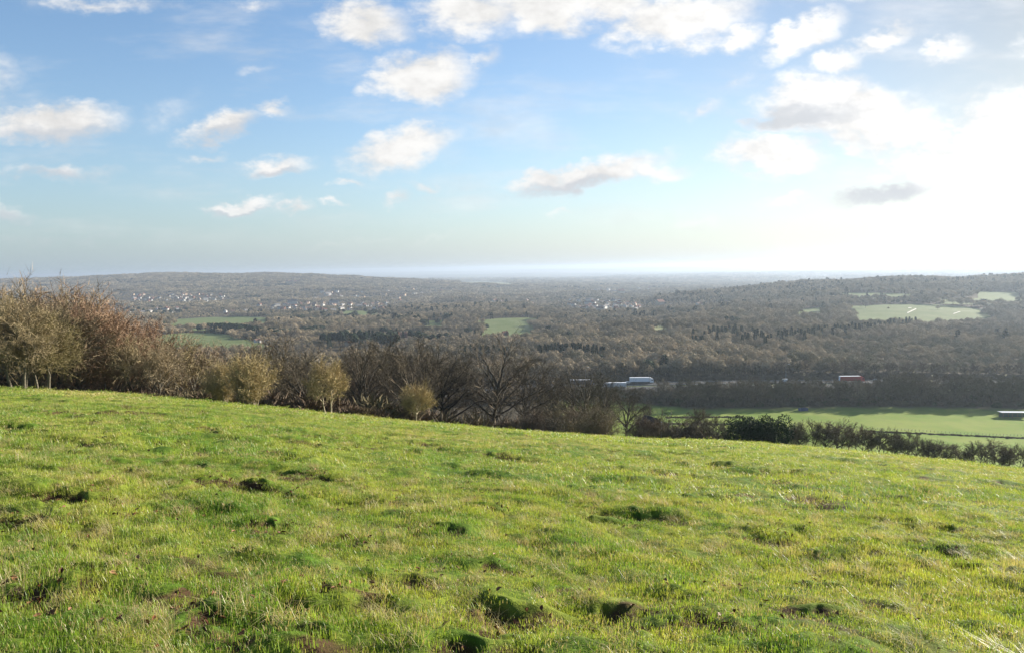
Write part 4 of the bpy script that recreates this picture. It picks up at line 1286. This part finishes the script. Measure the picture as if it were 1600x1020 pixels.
for (a, b), (c, d), n_, lab, grp in VZ:
    for i in range(n_):
        for _ in range(6):
            h = hit(RG.uniform(a, b), RG.uniform(c, d), 5)
            if h and h.y < 9000 and all((h.x - q) ** 2 + (h.y - w_) ** 2 > 260 for q, w_ in CL_H): break
        else: continue
        house(h.x, h.y, RG.choice([0, 0, 1, 2, 3, 3, 4, 5, 5]), lab, grp, sc=RG.uniform(.85, 1.15) * (1.0 if h.y < 4500 else 1.4))
def special(px, py, k, label, sc, rz, detail=True, add=5, cat='house', kind='house'):
    h = hit(px, py, add)
    return house(h.x, h.y, k, label, None, sc, rz, detail, kind, cat)
special(512, 460, 3, 'large bright white house on the wooded slope over the village strip', 1.8, 1.0)
special(457, 473, 3, 'long pale building at the left end of the village strip', 1.9, .25)
special(522, 474, 3, 'long pale building in the middle of the village strip', 1.9, .2)
special(773, 472, 0, 'bright white house right of the scattered woodland houses', 1.7, .9)
special(960, 457, 3, 'long white building behind the middle village', 1.9, .3)
special(970, 457.5, 1, 'orange lit long building behind the middle village', 2.4, .3)
special(1031, 474, 1, 'orange lit house at the right end of the middle village', 1.7, .6)
special(1092, 476, 0, 'pale house on the open ground right of the middle village', 1.2, .6)
special(546, 534, 1, 'pale gabled house below the dark pine clump', .8, 1.0)
special(617, 521, 2, 'dark red gabled house beside the pale poplars', 1.0, .8)
special(631, 522, 2, 'second dark red house nearer the pale poplars', 0.9, .4)
special(789, 519.5, 2, 'red brown house in front of the middle meadow', 0.8, .5)
special(402, 530, 0, 'small pale building at the end of the left meadow hedge', .7, .9)
# country house with a tower on the wooded ridge
h = hit(458, 443, 3)
mn = empty('country_house', tuple(h), .35, 1.0)
tag(mn, 'sunlit country house with a tall tower high on the wooded ridge', 'mansion')
a_ = MB(); a_.box(-38, 38, -9, 9, -3, 14); a_.box(-44, -26, -12, 12, -3, 18); a_.box(24, 42, -12, 12, -3, 17); obj('wall', a_.mesh('wall', [HM['buff']]), mn)
a_ = MB(); a_.prism([(-10, 13.9), (0, 20), (10, 13.9)], -26, 24); a_.v = [(y, x, z) for x, y, z in a_.v]; a_.prism([(-45, 17.9), (-35, 25), (-25, 17.9)], -12.5, 12.5); a_.prism([(23, 16.9), (33, 24), (43, 16.9)], -12.5, 12.5); obj('roof', a_.mesh('roof', [RM['red']]), mn)
a_ = MB(); a_.box(-6, 6, -12.2, -1, -3, 34); a_.prism([(-6.6, 34), (0, 44), (6.6, 34)], -12.8, -.4); obj('tower', a_.mesh('tower', [HM['buff']]), mn)
CL_H.append((h.x, h.y))
print('houses', len(CL_H), time.time() - T0)

# ------------------------------------------------------------------ evergreens and poplars that stand out
SPOT = []
def put_top(px, py, key, H, label, cat, group, wide=1.0):
    h = hit(px, py, H)
    if not h: return
    H0 = H0_of(key)
    SPOT.append((h.x, h.y))
    return put(key, h.x, h.y, label, cat, group, sc=H / H0, z=h.z, wide=wide)
def band(n, line, keys, Hs, label, cat, group, jit=1.0, wide=1.0):
    L_ = resample(line, n)
    for (px, py) in L_:
        put_top(px + RG.uniform(-2, 2), py + RG.uniform(-jit, jit), RG.choice(keys), RG.uniform(*Hs), label, cat, group, wide)
band(30, [(328, 505), (360, 505), (380, 507), (402, 510)], ['conifer1', 'pine1', 'conifer2'], (15, 18), 'dark evergreen in the solid row behind the left meadow', 'tree', 'dark evergreen row behind the left meadow', .7, 1.3)
band(16, [(400, 512), (462, 514)], ['pine1', 'pine2'], (11, 13), 'dark pine of the low line right of the evergreen row', 'tree', 'low dark pines right of the row', 2)
band(22, [(508, 520), (560, 516), (618, 522)], ['pine1', 'conifer1', 'pine1'], (15, 19), 'tall dark pine in the clump over the brown wood', 'tree', 'clump of tall dark pines', 3)
band(7, [(470, 512), (503, 508)], ['pine1', 'pine2'], (11, 14), 'dark pine left of the tall pine clump', 'tree', 'pines left of the tall clump', 3)
band(16, [(598, 514), (700, 522), (762, 508)], ['pine1', 'pine2', 'conifer1'], (11, 15), 'dark pine near the red houses and the middle meadow', 'tree', 'pines near the red houses', 4)
band(12, [(840, 494), (905, 520)], ['pine2', 'pine1'], (9, 13), 'dark rounded evergreen in the wood right of the middle meadow', 'tree', 'evergreens right of the middle meadow', 8)
band(26, [(842, 538), (880, 535), (945, 541)], ['conifer2', 'conifer1'], (13, 15), 'small dark conifer tip in the line across the brown wood', 'tree', 'line of conifer tips across the brown wood', 2.5, .8)
band(12, [(720, 541), (800, 540)], ['conifer2'], (12, 15), 'dark conifer tip behind the tall spreading oak', 'tree', 'conifer tips behind the oak', 3, .8)
band(30, [(1080, 522), (1130, 512), (1205, 522)], ['conifer1', 'conifer2'], (13, 18), 'dark conifer in the scattered plantation on the middle rise', 'tree', 'scattered plantation conifers', 9, .85)
band(42, [(1215, 516), (1300, 508), (1380, 502), (1430, 497)], ['conifer1', 'conifer2'], (13, 17), 'dark conifer in the line below the sunlit course', 'tree', 'conifer line below the sunlit course', 3.5, .8)
band(3, [(1138, 493), (1152, 495)], ['pine2', 'pine1'], (13, 15), 'dark pine standing out on the brown rise', 'tree', 'pines on the brown rise', 1)
band(14, [(1212, 446), (1285, 450)], ['conifer1', 'conifer2'], (17, 22), 'conifer on the hazy ridge left of the sunlit course', 'tree', 'conifers on the hazy ridge', 2)
band(9, [(1484, 434), (1520, 432)], ['conifer1', 'conifer2'], (15, 20), 'conifer tip on the hazy skyline at the right', 'tree', 'conifer tips on the right skyline', 1.5)
band(5, [(1585, 429), (1600, 428)], ['pine1'], (14, 18), 'rounded tree on the skyline at the right border', 'tree', 'rounded skyline trees', 1)
band(34, [(445, 489), (530, 484), (620, 492), (700, 493)], ['pine1', 'conifer1', 'pine2'], (11, 18), 'dark evergreen in front of the village strip', 'tree', 'evergreens in front of the village strip', 6)
band(18, [(150, 484), (290, 480)], ['pine1', 'pine2'], (11, 15), 'dark evergreen among the houses by the left hill', 'tree', 'evergreens among the left houses', 4)
band(15, [(603, 500), (622, 498), (642, 499)], ['poplar'], (13, 17), 'pale slender poplar in the row behind the red houses', 'tree', 'row of pale poplars', 1, .8)
band(8, [(288, 483), (306, 482)], ['poplar'], (12, 15), 'pale poplar beyond the far left meadow', 'tree', 'pale poplars beyond the far meadow', 1, .9)
put_top(484, 513, 'poplar', 9, 'small tan tree in front of the dark evergreen row', 'tree', None, 1.6)
# shore up the pasture's own trees
for (px, py, H, lab) in [(1466, 477, 9, 'lone bare tree standing on the sunlit course'), (1388, 479.5, 5, 'lone dark bush on the sunlit course'), (1352, 472, 12, 'bare tree at the left corner of the sunlit course'), (1328, 470, 13, 'bare tree beyond the left corner of the sunlit course')]:
    put_top(px, py, 'belt3', H, lab, 'tree', None)
print('spots', time.time() - T0)

# ------------------------------------------------------------------ motorway
def road_y(x): return 503.0 - .045 * x
RZ = {}
xs = np.arange(-420, 1100, 12.0)
rz_ = base_z(xs, road_y(xs)); rz_ = smooth1(rz_, 21) + .6
def road_z(x): return float(np.interp(x, xs, rz_))
def strip(name, off0, off1, dz, mat, kind='structure', dash=None):
    V = []; F = []
    dirn = np.array([1, -.045]); nrm = np.array([.045, 1.0])
    if dash is None:
        for i, x in enumerate(xs):
            z = rz_[i] + dz
            for o_ in (off0, off1): V.append((x + nrm[0] * o_, road_y(x) + nrm[1] * o_, z))
        for i in range(len(xs) - 1): F.append((2 * i, 2 * i + 2, 2 * i + 3, 2 * i + 1))
    else:
        for off in dash:
            x = xs[0]
            while x < xs[-1] - 10:
                n = len(V); 
                for xx in (x, x + 3):
                    for o_ in (off - .09, off + .09): V.append((xx + nrm[0] * o_, road_y(xx) + o_, road_z(xx) + dz))
                F.append((n, n + 2, n + 3, n + 1)); x += 9
    o = obj(name, mesh_np(name, V, F, [mat])); tag(o, kind=kind)
    return o
M['asphalt'] = plain('asphalt', (.048, .047, .045), .95, .1, .15, .6)
M['verge'] = pasture_mat('verge', (.08, .11, .03), (.12, .12, .05))
M['paint'] = plain('road_paint', (.75, .75, .72), .6, .3, .05, 1)
M['steel'] = plain('galvanised_steel', (.45, .46, .47), .4, .5, .08, 2, .6)
# embankment as one profile
V = []; F = []
prof = [(-30, -3.4), (-20, -.3), (20, -.3), (30, -3.4)]
for i, x in enumerate(xs):
    for (o_, dz) in prof: V.append((x + .045 * o_, road_y(x) + o_, rz_[i] + dz))
for i in range(len(xs) - 1):
    for j in range(3): F.append((4 * i + j, 4 * i + 4 + j, 4 * i + 5 + j, 4 * i + 1 + j))
tag(obj('embankment', mesh_np('embankment', V, F, [M['verge']])), kind='structure')
strip('motorway', -17.5, -2.2, 0, M['asphalt']); strip('motorway', 2.2, 17.5, 0, M['asphalt'])
strip('road_marking', 0, 0, .02, M['paint'], dash=[-13.8, -10.1, -6.4, 6.4, 10.1, 13.8])
for o_ in (-17, -2.8, 2.8, 17): strip('road_marking', o_ - .1, o_ + .1, .02, M['paint'])
br = empty('crash_barrier', (0, road_y(0), road_z(0))); tag(br, 'grey steel crash barrier along the middle of the motorway', 'crash barrier')
def rail(parent, off, name='rail'):
    V = []; F = []
    for i, x in enumerate(xs):
        for (a, b) in ((-.05, .45), (.05, .45), (.05, .75), (-.05, .75)): V.append((x + .045 * off, road_y(x) + off + a - road_y(0), rz_[i] + b - road_z(0)))
    for i in range(len(xs) - 1):
        for j in range(4): F.append((4 * i + j, 4 * i + 4 + j, 4 * i + 4 + (j + 1) % 4, 4 * i + (j + 1) % 4))
    return obj(name, mesh_np(name, V, F, [M['steel']]), parent)
rail(br, 0)
pm = MB(); pm.box(-.06, .06, -.04, .04, 0, .7); pm = pm.mesh('post', [M['steel']])
for x in np.arange(0, 380, 4.0):
    p = obj('post', pm, br); p.location = (x, road_y(x) - road_y(0) + .12, road_z(x) - road_z(0))
# vehicles
PT = lambda n_, c, r=.35, m_=0.0: plain(n_, c, r, .5, .03, 1.0, m_)
V_TYRE = PT('tyre', (.02, .02, .02), .9); V_GL = PT('vehicle_glass', (.03, .04, .05), .08); V_DK = PT('chassis', (.03, .03, .03), .7); V_RIM = PT('wheel_rim', (.5, .5, .5), .3, .8)
def wheels(par, spots, r, w_):
    for (x, y) in spots:
        t = MB(); t.cyl((0, -w_ / 2, 0), r, w_, 'y', 14)
        o = obj('wheel', t.mesh('wheel', [V_TYRE]), par); o.location = (x, y, r)
        t = MB(); t.cyl((0, -w_ / 2 - .02, 0), r * .55, w_ + .04, 'y', 10)
        obj('rim', t.mesh('rim', [V_RIM]), o)
def lorry(x, lane, cab_c, box_c, label, rev=False, stripe=None):
    o = empty('lorry', (x + .045 * lane, road_y(x) + lane, road_z(x)), (math.pi if rev else 0) - .045)
    tag(o, label, 'lorry', 'lorries on the motorway')
    b = MB(); b.box(-9.6, 3.9, -1.27, 1.27, 1.15, 4.05); tr = obj('trailer', b.mesh('trailer', [PT('trailer_' + label[:12], box_c)]), o)
    b = MB(); b.box(-9.63, 3.93, -1.29, 1.29, 3.98, 4.1); b.box(-9.66, -9.58, -1.3, 1.3, 1.1, 4.1); obj('trim', b.mesh('trim', [PT('trailer_trim', (.8, .8, .8))]), tr)
    if stripe:
        b = MB(); b.box(-9.0, 3.2, -1.285, 1.285, 1.3, 2.0); obj('stripe', b.mesh('stripe', [PT('stripe', stripe)]), tr)
    b = MB(); b.box(-9.4, 6.6, -1.0, 1.0, .75, 1.1); obj('chassis', b.mesh('chassis', [V_DK]), o)
    b = MB(); b.prism([(4.3, .6), (6.75, .6), (6.8, 1.6), (6.55, 2.9), (6.0, 3.3), (4.9, 3.95), (4.3, 3.95)], -1.22, 1.22); cb = obj('cab', b.mesh('cab', [PT('cab_' + label[:12], cab_c)]), o)
    b = MB(); b.prism([(6.77, 1.75), (6.84, 1.75), (6.60, 2.85), (6.53, 2.85)], -1.1, 1.1); obj('windscreen', b.mesh('windscreen', [V_GL]), cb)
    b = MB(); b.box(5.3, 6.3, -1.235, 1.235, 1.9, 2.7); obj('window', b.mesh('window', [V_GL]), cb)
    wheels(o, [(q, s * 1.05) for q in (-8.2, -6.9, -5.6, 3.6, 5.7) for s in (-1, 1)], .5, .32)
    return o
def xroad(px, off):
    u = eyeline_u(px)
    # the bearing crosses the lane where x = u * y
    return u * (503 + off) / (1 + .045 * u) - .0
lorry(xroad(1004, 12), 12, (.8, .8, .8), (.75, .78, .80), 'white lorry with a high streamlined cab on the far carriageway')
lorry(xroad(956, -8), -8, (.5, .5, .5), (.55, .57, .58), 'lorry with a pale roof edge partly hidden on the near carriageway', rev=True)
lorry(xroad(911, 8), 8, (.10, .16, .34), (.06, .08, .13), 'dark blue lorry behind the dark clump of trees')
lorry(xroad(1335, 8), 8, (.5, .06, .05), (.33, .035, .03), 'dark red lorry with white trim behind the right belt of trees', rev=False)
def car(x, lane, c, label, van=False, rz=0.0, z=None, y=None, kind='car'):
    o = empty(kind, (x + .045 * lane, (road_y(x) + lane) if y is None else y, road_z(x) if z is None else z), rz - .045)
    tag(o, label, 'van' if van else 'car', 'cars and vans on the motorway')
    pr = [(-2.2, .35), (2.2, .35), (2.25, .75), (1.25, .95), (.55, 1.42), (-1.2, 1.45), (-2.1, 1.0), (-2.25, .7)] if not van else [(-2.6, .4), (2.6, .4), (2.65, 1.1), (1.9, 1.35), (1.3, 2.1), (1.0, 2.3), (-2.6, 2.3)]
    b = MB(); b.prism(pr, -.88, .88); obj('body', b.mesh('body', [PT('car_' + label[:10], c, .3)]), o)
    g = [(-1.75, .98), (1.1, .98), (.5, 1.36), (-1.15, 1.38)] if not van else [(.9, 1.35), (1.8, 1.38), (1.3, 2.0), (.9, 2.1)]
    b = MB(); b.prism(g, -.89, .89); obj('window', b.mesh('window', [V_GL]), o)
    wheels(o, [(q, s * .8) for q in (-1.4, 1.4) for s in (-1, 1)], .33, .2)
    return o
car(xroad(980, 12), 12, (.7, .7, .7), 'silver car just behind the white lorry')
car(xroad(1110, 8), 8, (.05, .05, .06), 'black car right of the white lorry')
car(xroad(1228, 8), 8, (.8, .8, .8), 'white van between the white and the red lorry', van=True, kind='van')
car(xroad(1370, 12), 12, (.1, .12, .15), 'dark car just right of the red lorry')
car(xroad(1160, -8), -8, (.6, .6, .62), 'pale car on the near carriageway left of the white van')
# street lamps
def lamp(x, off, label, H=11):
    o = empty('street_lamp', (x, road_y(x) + off, road_z(x) - .3)); tag(o, label, 'street lamp', 'lamps beside the motorway')
    b = MB(); b.tube([(0, 0, 0), (0, 0, H * .93), (.35, 0, H), (1.6, 0, H + .25)], [.11, .08, .06, .05], 8); obj('pole', b.mesh('pole', [M['steel']]), o)
    b = MB(); b.box(1.5, 2.6, -.22, .22, H + .15, H + .38); obj('lamp_head', b.mesh('lamp_head', [WF]), o)
lamp(xroad(858, -19), -19, 'pale street lamp at the left end of the visible motorway', 8)
lamp(xroad(914, 19), 19, 'street lamp rising over the dark blue lorry')
lamp(xroad(1229, 19), 19, 'street lamp behind the white van')
print('road', time.time() - T0)

# ------------------------------------------------------------------ belts of trees along the motorway, one by one
nb = 0
MARK = [(880, 'at its left end'), (935, 'below the dark blue lorry'), (975, 'below the pale edged lorry'), (1035, 'at the white lorry'), (1120, 'just right of the white lorry'),
        (1200, 'between white lorry and white van'), (1245, 'at the white van'), (1300, 'over the blue trough'), (1365, 'at the red lorry'), (1450, 'right of the red lorry'),
        (1540, 'left of the field shelter'), (1610, 'over the field shelter'), (9999, 'at the right border')]
def where(u):
    px = 800 + 1155 * u
    return next(t for p, t in MARK if px < p)
def belt(x0, x1, step, yf, keys, hf, label, group, jit=2.2, z_add=0):
    global nb
    x = x0
    while x < x1:
        y = yf(x) + RG.uniform(-jit, jit)
        z = float(base_z(x, y)) + z_add
        k = RG.choice(keys); H0 = H0_of(k)
        lb = label + ' ' + where(x / y)
        put(k, x, y, lb, 'tree', group, sc=hf(x) * RG.uniform(.8, 1.15) / H0, z=z - .2, wide=RG.uniform(.85, 1.1))
        SPOT.append((x, y)); nb += 1
        x += step * RG.uniform(.75, 1.3)
tall = lambda x: 7.8 + 6.2 * float(sm(70, 100, x)) + 2.2 * float(sm(150, 240, x)) - 2.4 * math.exp(-((x - 195) / 14) ** 2)
bf = lambda x: 40 * float(sm(110, 45, x))
belt(-30, 330, 5.4, lambda x: 421 - .03 * x + bf(x), ['belt1', 'belt2', 'belt3'], tall, 'tree in the front line of the motorway belt', 'front line of the motorway belt')
belt(-30, 340, 6.4, lambda x: 437 - .03 * x + bf(x) * .5, ['belt1', 'belt2', 'belt3'], lambda x: tall(x) * .95, 'tree in the second line before the motorway', 'second line of the motorway belt', 3)
belt(-120, 400, 8.6, lambda x: road_y(x) + 33, ['belt1', 'belt2', 'belt3'], lambda x: 11.5, 'bare tree directly beyond the motorway', 'trees directly beyond the motorway', 3)
print('belt trees', nb, time.time() - T0)
pts = []; ix = []; s3 = []
for x in np.arange(-60, 420, 2.2):
    for o_ in (21, 25, 29, 33, 38): pts.append((x + RG.uniform(-1, 1), road_y(x) + o_ + RG.uniform(-1, 1))); ix.append(RG.choice([1, 3, 0])); s3.append(RG.uniform(.6, 1.2))
for x in np.arange(-60, 360, 1.5):
    for (yy, s0) in ((417, .9), (424, 1.25), (432, 1.3), (446, 1.2), (458, 1.2), (470, .9)):
        if RG.random() < .3: continue
        pts.append((x + RG.uniform(-1, 1), max(yy, 420 + bf(x)) - .03 * x + RG.uniform(-3, 3))); ix.append(RG.choice([1, 1, 2, 3, 0])); s3.append(s0 * RG.uniform(.6, 1.35))
pts = np.array(pts); n = len(pts)
bz_ = base_z(pts[:, 0], pts[:, 1]); off_ = pts[:, 1] - road_y(pts[:, 0])
bz_ = np.where((off_ > 19) & (off_ < 40), np.maximum(bz_, np.interp(pts[:, 0], xs, rz_) - .6 - np.clip(off_ - 20, 0, 10) * .3), bz_)
scatter('brushwood', np.column_stack([pts, bz_ - .2]), np.stack([np.zeros(n), np.zeros(n), rng.uniform(0, 6.28, n)], -1),
        np.repeat(np.array(s3)[:, None], 3, 1), ix, us, 'dark brushwood under the belt of trees at the far side of the meadow', 'undergrowth')
# pale climbers hanging in the belt
M['fluff'] = rnd_mat('seed_heads', [(.42, .37, .26), (.55, .50, .38)], fine=1.0, transl=.3)
CM_ = []
for s_ in range(3):
    r_ = random.Random(60 + s_); C_ = MB(); leaf_cloud(C_, r_, [((r_.uniform(-1, 1), r_.uniform(-.6, .6), r_.uniform(0, 2)), .8, .6, 1) for _ in range(4)], 240, .16, 1.2, .1, shell=.2); CM_.append(C_.mesh('climber', [M['fluff']]))
for i, (px, py) in enumerate([(1428, 582), (1455, 598), (1490, 600), (1498, 606), (1483, 612), (1512, 610), (1477, 615), (1457, 588), (1590, 600), (1585, 610), (1572, 588), (1257, 586), (1208, 606), (1575, 616)]):
    Y = 416 - RG.uniform(0, 3); d = ray(px, py); x = d.x / d.y * Y
    o = obj('climber', CM_[i % 3]); o.location = (x, Y, EYE + d.z / d.y * Y); o.rotation_euler = (0, 0, RG.uniform(0, 6)); o.scale = [RG.uniform(.5, 1.0)] * 3
    tag(o, 'pale fluffy climber hanging in the front of the motorway belt', 'climbing plant', 'pale climbers in the motorway belt')

# ------------------------------------------------------------------ things in the valley meadow
wood_p = plain('weathered_wood', (.16, .13, .10), .9, .1, .2, 3)
def fence(p0, p1, label, n_):
    o = empty('fence', (p0[0], p0[1], 0)); tag(o, label, 'fence')
    pm = MB(); pm.tube([(0, 0, -.3), (0, 0, 1.25)], [.055, .05], 6); pmesh = pm.mesh('post', [wood_p])
    top = []
    for i in range(n_):
        t = i / (n_ - 1); x = p0[0] + (p1[0] - p0[0]) * t; y = p0[1] + (p1[1] - p0[1]) * t + math.sin(t * 9) * 1.0; z = float(base_z(x, y))
        p = obj('post', pmesh, o); p.location = (x - p0[0], y - p0[1], z); top.append((x - p0[0], y - p0[1] , z))
    w_ = MB()
    for hgt in (.5, .8, 1.1): w_.tube([(a, b, c + hgt) for a, b, c in top], [.012] * n_, 3, cap=False)
    obj('wire', w_.mesh('wire', [M['steel']]), o)
h0 = hit(1345, 671); h1 = hit(1680, 686)
fence(h0, h1, 'post and wire fence crossing the bright meadow behind the hedge', 60)
h0 = hit(1050, 663); h1 = hit(1180, 663)
fence(h0, h1, 'short post and wire fence in the meadow behind the small trees', 26)
# tussocky unmown strips in the meadow
pts = []; s3 = []
for (a, b, c, d, k) in ((1040, 652, 1160, 651, 260), (1345, 673, 1640, 686, 420), (1040, 662, 1170, 663.5, 200)):
    for i in range(k):
        t = RG.random(); h = hit(a + (c - a) * t, b + (d - b) * t + RG.gauss(0, .5)); pts.append((h.x, h.y, h.z - .1)); s3.append(RG.uniform(.2, .42))
n = len(pts)
scatter('rough_grass', pts, np.stack([np.zeros(n), np.zeros(n), rng.uniform(0, 6.28, n)], -1), np.repeat(np.array(s3)[:, None], 3, 1), [0] * n, [us[4]], 'lines of rough brown growth across the valley meadow', 'rough grass')
h = hit(1255, 641); o = empty('water_trough', tuple(h), .2); tag(o, 'dark blue trough in the meadow shade below the motorway belt', 'trough')
b = MB(); b.box(-2.4, 2.4, -1.0, -.9, 0, 1.5); b.box(-2.4, 2.4, .9, 1.0, 0, 1.5); b.box(-2.4, -2.3, -.9, .9, 0, 1.5); b.box(2.3, 2.4, -.9, .9, 0, 1.5); b.box(-2.3, 2.3, -.9, .9, .1, .2)
obj('tank', b.mesh('tank', [PT('blue_plastic', (.03, .06, .16), .5)]), o)
b = MB(); b.box(-2.3, 2.3, -.9, .9, .2, 1.2); obj('water', b.mesh('water', [V_GL]), o)
h = hit(1586, 652); o = empty('field_shelter', tuple(h), -.12); tag(o, 'low field shelter with a long pale roof at the right of the meadow', 'shelter')
b = MB()
for x in (-6.8, -2.3, 2.3, 6.8):
    for y in (-2, 2): b.box(x - .12, x + .12, y - .12, y + .12, -.5, 2.9)
obj('post', b.mesh('post', [wood_p]), o)
b = MB(); b.prism([(-2.3, 3.0), (-2.3, 3.12), (2.3, 2.95), (2.3, 2.83)], -7.6, 7.6); b.v = [(y, x, z) for x, y, z in b.v]; obj('roof', b.mesh('roof', [PT('pale_sheet', (.75, .77, .78), .35)]), o)
b = MB(); b.box(-6.8, -2.4, 1.9, 1.98, 0, 2.8); b.box(-2.2, 2.2, 1.9, 1.98, 0, 2.8); b.box(2.4, 6.8, 1.9, 1.98, 0, 2.8); obj('back_wall', b.mesh('back_wall', [PT('teal_sheet', (.03, .09, .09), .6)]), o)
# dark shed among the bushes
x, y = at(1016, 106.5); z = float(base_z(x, y))
zt = top_h(1016, 106.5, z, 650)
o = empty('shed', (x, y, z), .55, (.72, .72, 1)); tag(o, 'small dark gabled shed with one pale corner post among the bushes', 'shed')
b = MB(); b.box(-1.3, 1.3, -1.6, 1.6, -.6, zt - .9); b.v += [(-1.3, -1.6, zt - .9), (1.3, -1.6, zt - .9), (0, -1.6, zt - .1), (-1.3, 1.6, zt - .9), (1.3, 1.6, zt - .9), (0, 1.6, zt - .1)]
k = len(b.v); b.f += [(k - 6, k - 5, k - 4), (k - 3, k - 1, k - 2)]; b.m += [0, 0]
obj('wall', b.mesh('wall', [plain('black_boards', (.03, .027, .024), .8, .2, .2, 3)]), o)
b = MB(); b.prism([(-1.6, zt - 1.05), (0, zt), (1.6, zt - 1.05), (0, zt - .16)], -1.8, 1.8); obj('roof', b.mesh('roof', [plain('dark_felt', (.05, .05, .05), .8, .2, .2, 3)]), o)
b = MB(); b.box(1.31, 1.48, -1.75, -1.58, -.5, zt - .7); obj('corner_post', b.mesh('corner_post', [PT('pale_paint', (.7, .7, .68), .5)]), o)
#==P5==
# ------------------------------------------------------------------ the great woods of the plain, past counting
far_src = [far_tree_mesh(70 + i, 12 + i % 3 * 1.5, 5.6, 2.0, 1500, .48) for i in range(6)]
far_clump = []
for i in range(4):
    r_ = random.Random(80 + i); C_ = MB()
    L_ = []
    for k in range(9):
        a = r_.random() * 6.28; q = math.sqrt(r_.random()) * 12
        hh = r_.uniform(5, 9); L_.append(((math.cos(a) * q, math.sin(a) * q, hh), r_.uniform(4, 6), hh * .7, 1))
    leaf_cloud(C_, r_, L_, 700, 1.9, 2.0, .5, shell=.75, tang=.6)
    far_clump.append(C_.mesh('clump', [M['wood']]))
ever_low = [evergreen_meshes(90 + i, 13, 5, 1, 420, 1.5, 'ever', 'round')[1] for i in range(2)] + [evergreen_meshes(94, 16, 3.2, .8, 300, 1.7, 'ever', 'cone')[1]]
def woods(name, y0, y1, sp, umax, src, smin, smax, label, p_ever=.05, ever=(), thin=0.0):
    nx = int(2 * umax * y1 / sp)
    X, Y = np.meshgrid((np.arange(nx) - nx / 2) * sp, np.arange(y0, y1, sp))
    X = X.ravel() + rng.uniform(-.5, .5, X.size) * sp * .9; Y = Y.ravel() + rng.uniform(-.5, .5, Y.size) * sp * .9
    k = np.abs(X) < Y * umax
    k &= ~((Y < road_y(X) + 36))
    if thin:
        dn = fbm(X / 700, Y / 500, 3, 44)
        k &= (dn > thin) | (rng.random(len(X)) < .12)
    X = X[k]; Y = Y[k]
    for P_ in PATCH:
        lo = P_.min(0); hi = P_.max(0)
        c = (X > lo[0]) & (X < hi[0]) & (Y > lo[1]) & (Y < hi[1])
        m = np.zeros(len(X), bool); ii = np.nonzero(c)[0]
        if len(ii): m[ii] = in_poly(X[ii] + fbm(X[ii] / 40, Y[ii] / 40, 3, 12) * 26, Y[ii] + fbm(X[ii] / 40 + 50, Y[ii] / 40, 3, 13) * 30, P_)
        X = X[~m]; Y = Y[~m]
    s = rng.uniform(smin, smax, len(X))
    s *= 1 + .55 * fbm(X / 170, Y / 120, 2, 21)
    # lower and sparser trees round the houses
    Hh = np.array(CL_H)
    gx = np.floor(X / 60).astype(int); gy = np.floor(Y / 60).astype(int)
    cells = {}
    for (a, b) in Hh:
        ca, cb = int(a // 60), int(b // 60)
        for da in (-1, 0, 1):
            for db in (-2, -1, 0, 1): cells.setdefault((ca + da, cb + db), []).append((a, b))
    keep = np.ones(len(X), bool)
    for i in range(len(X)):
        q = cells.get((gx[i], gy[i]))
        if q is None: continue
        s[i] *= .52
        for (a, b) in q:
            if abs(X[i] - a) < 13 + sp * .4 and -85 < Y[i] - b < 12: keep[i] = False; break
    sp_ = {}
    for (a, b) in SPOT: sp_.setdefault((int(a // 8), int(b // 8)), 1)
    for i in range(len(X)):
        if (int(X[i] // 8), int(Y[i] // 8)) in sp_: keep[i] = False
    X = X[keep]; Y = Y[keep]; s = s[keep]
    n = len(X)
    idx = rng.integers(0, len(src), n)
    if ever:
        ev = rng.random(n) < p_ever * (1 + 4 * np.clip(fbm(X / 260, Y / 260, 3, 71), 0, 1) * 2)
        idx[ev] = len(src) + rng.integers(0, len(ever), ev.sum())
        s[ev] *= .95
    Z = base_z(X, Y) - .4
    scatter(name, np.stack([X, Y, Z], -1), np.stack([np.zeros(n), np.zeros(n), rng.uniform(0, 6.28, n)], -1),
            np.stack([s * rng.uniform(.9, 1.25, n), s * rng.uniform(.9, 1.25, n), s], -1), idx, list(src) + list(ever), label, 'woodland')
    print(name, n, time.time() - T0)
woods('woodland', 525, 1300, 8.4, .93, far_src, .55, 1.12, 'mass of bare brown trees filling the plain beyond the motorway', .004, ever_low)
woods('far_woodland', 1300, 2500, 12.0, .90, far_src, .95, 1.3, 'hazy brown woods further out on the plain', .05, ever_low)
woods('distant_woodland', 2500, 6300, 24, .86, far_clump, .75, 1.15, 'blue grey woods round the villages and over the far ridge', .16, [ever_low[0], ever_low[1]])
woods('farthest_woodland', 6300, 12500, 62, .80, far_clump, 1.2, 2.2, 'scattered woods fading into the haze near the horizon', thin=-.1)

# ------------------------------------------------------------------ air
hz = MB(); hz.box(-46000, 46000, -46000, 46000, -420, 42)
hm = bpy.data.materials.new('haze'); hm.use_nodes = True
ht = NT(hm.node_tree); ht.n.clear()
pv = ht.new('ShaderNodeVolumePrincipled')
pv.inputs['Color'].default_value = (.45, .53, .64, 1)
pv.inputs['Density'].default_value = HAZE
pv.inputs['Anisotropy'].default_value = .38
ho = ht.new('ShaderNodeOutputMaterial'); ht.l.new(pv.outputs[0], ho.inputs['Volume'])
o = obj('haze', hz.mesh('haze', [hm])); tag(o, kind='stuff')
print('done', time.time() - T0, len(bpy.data.objects))
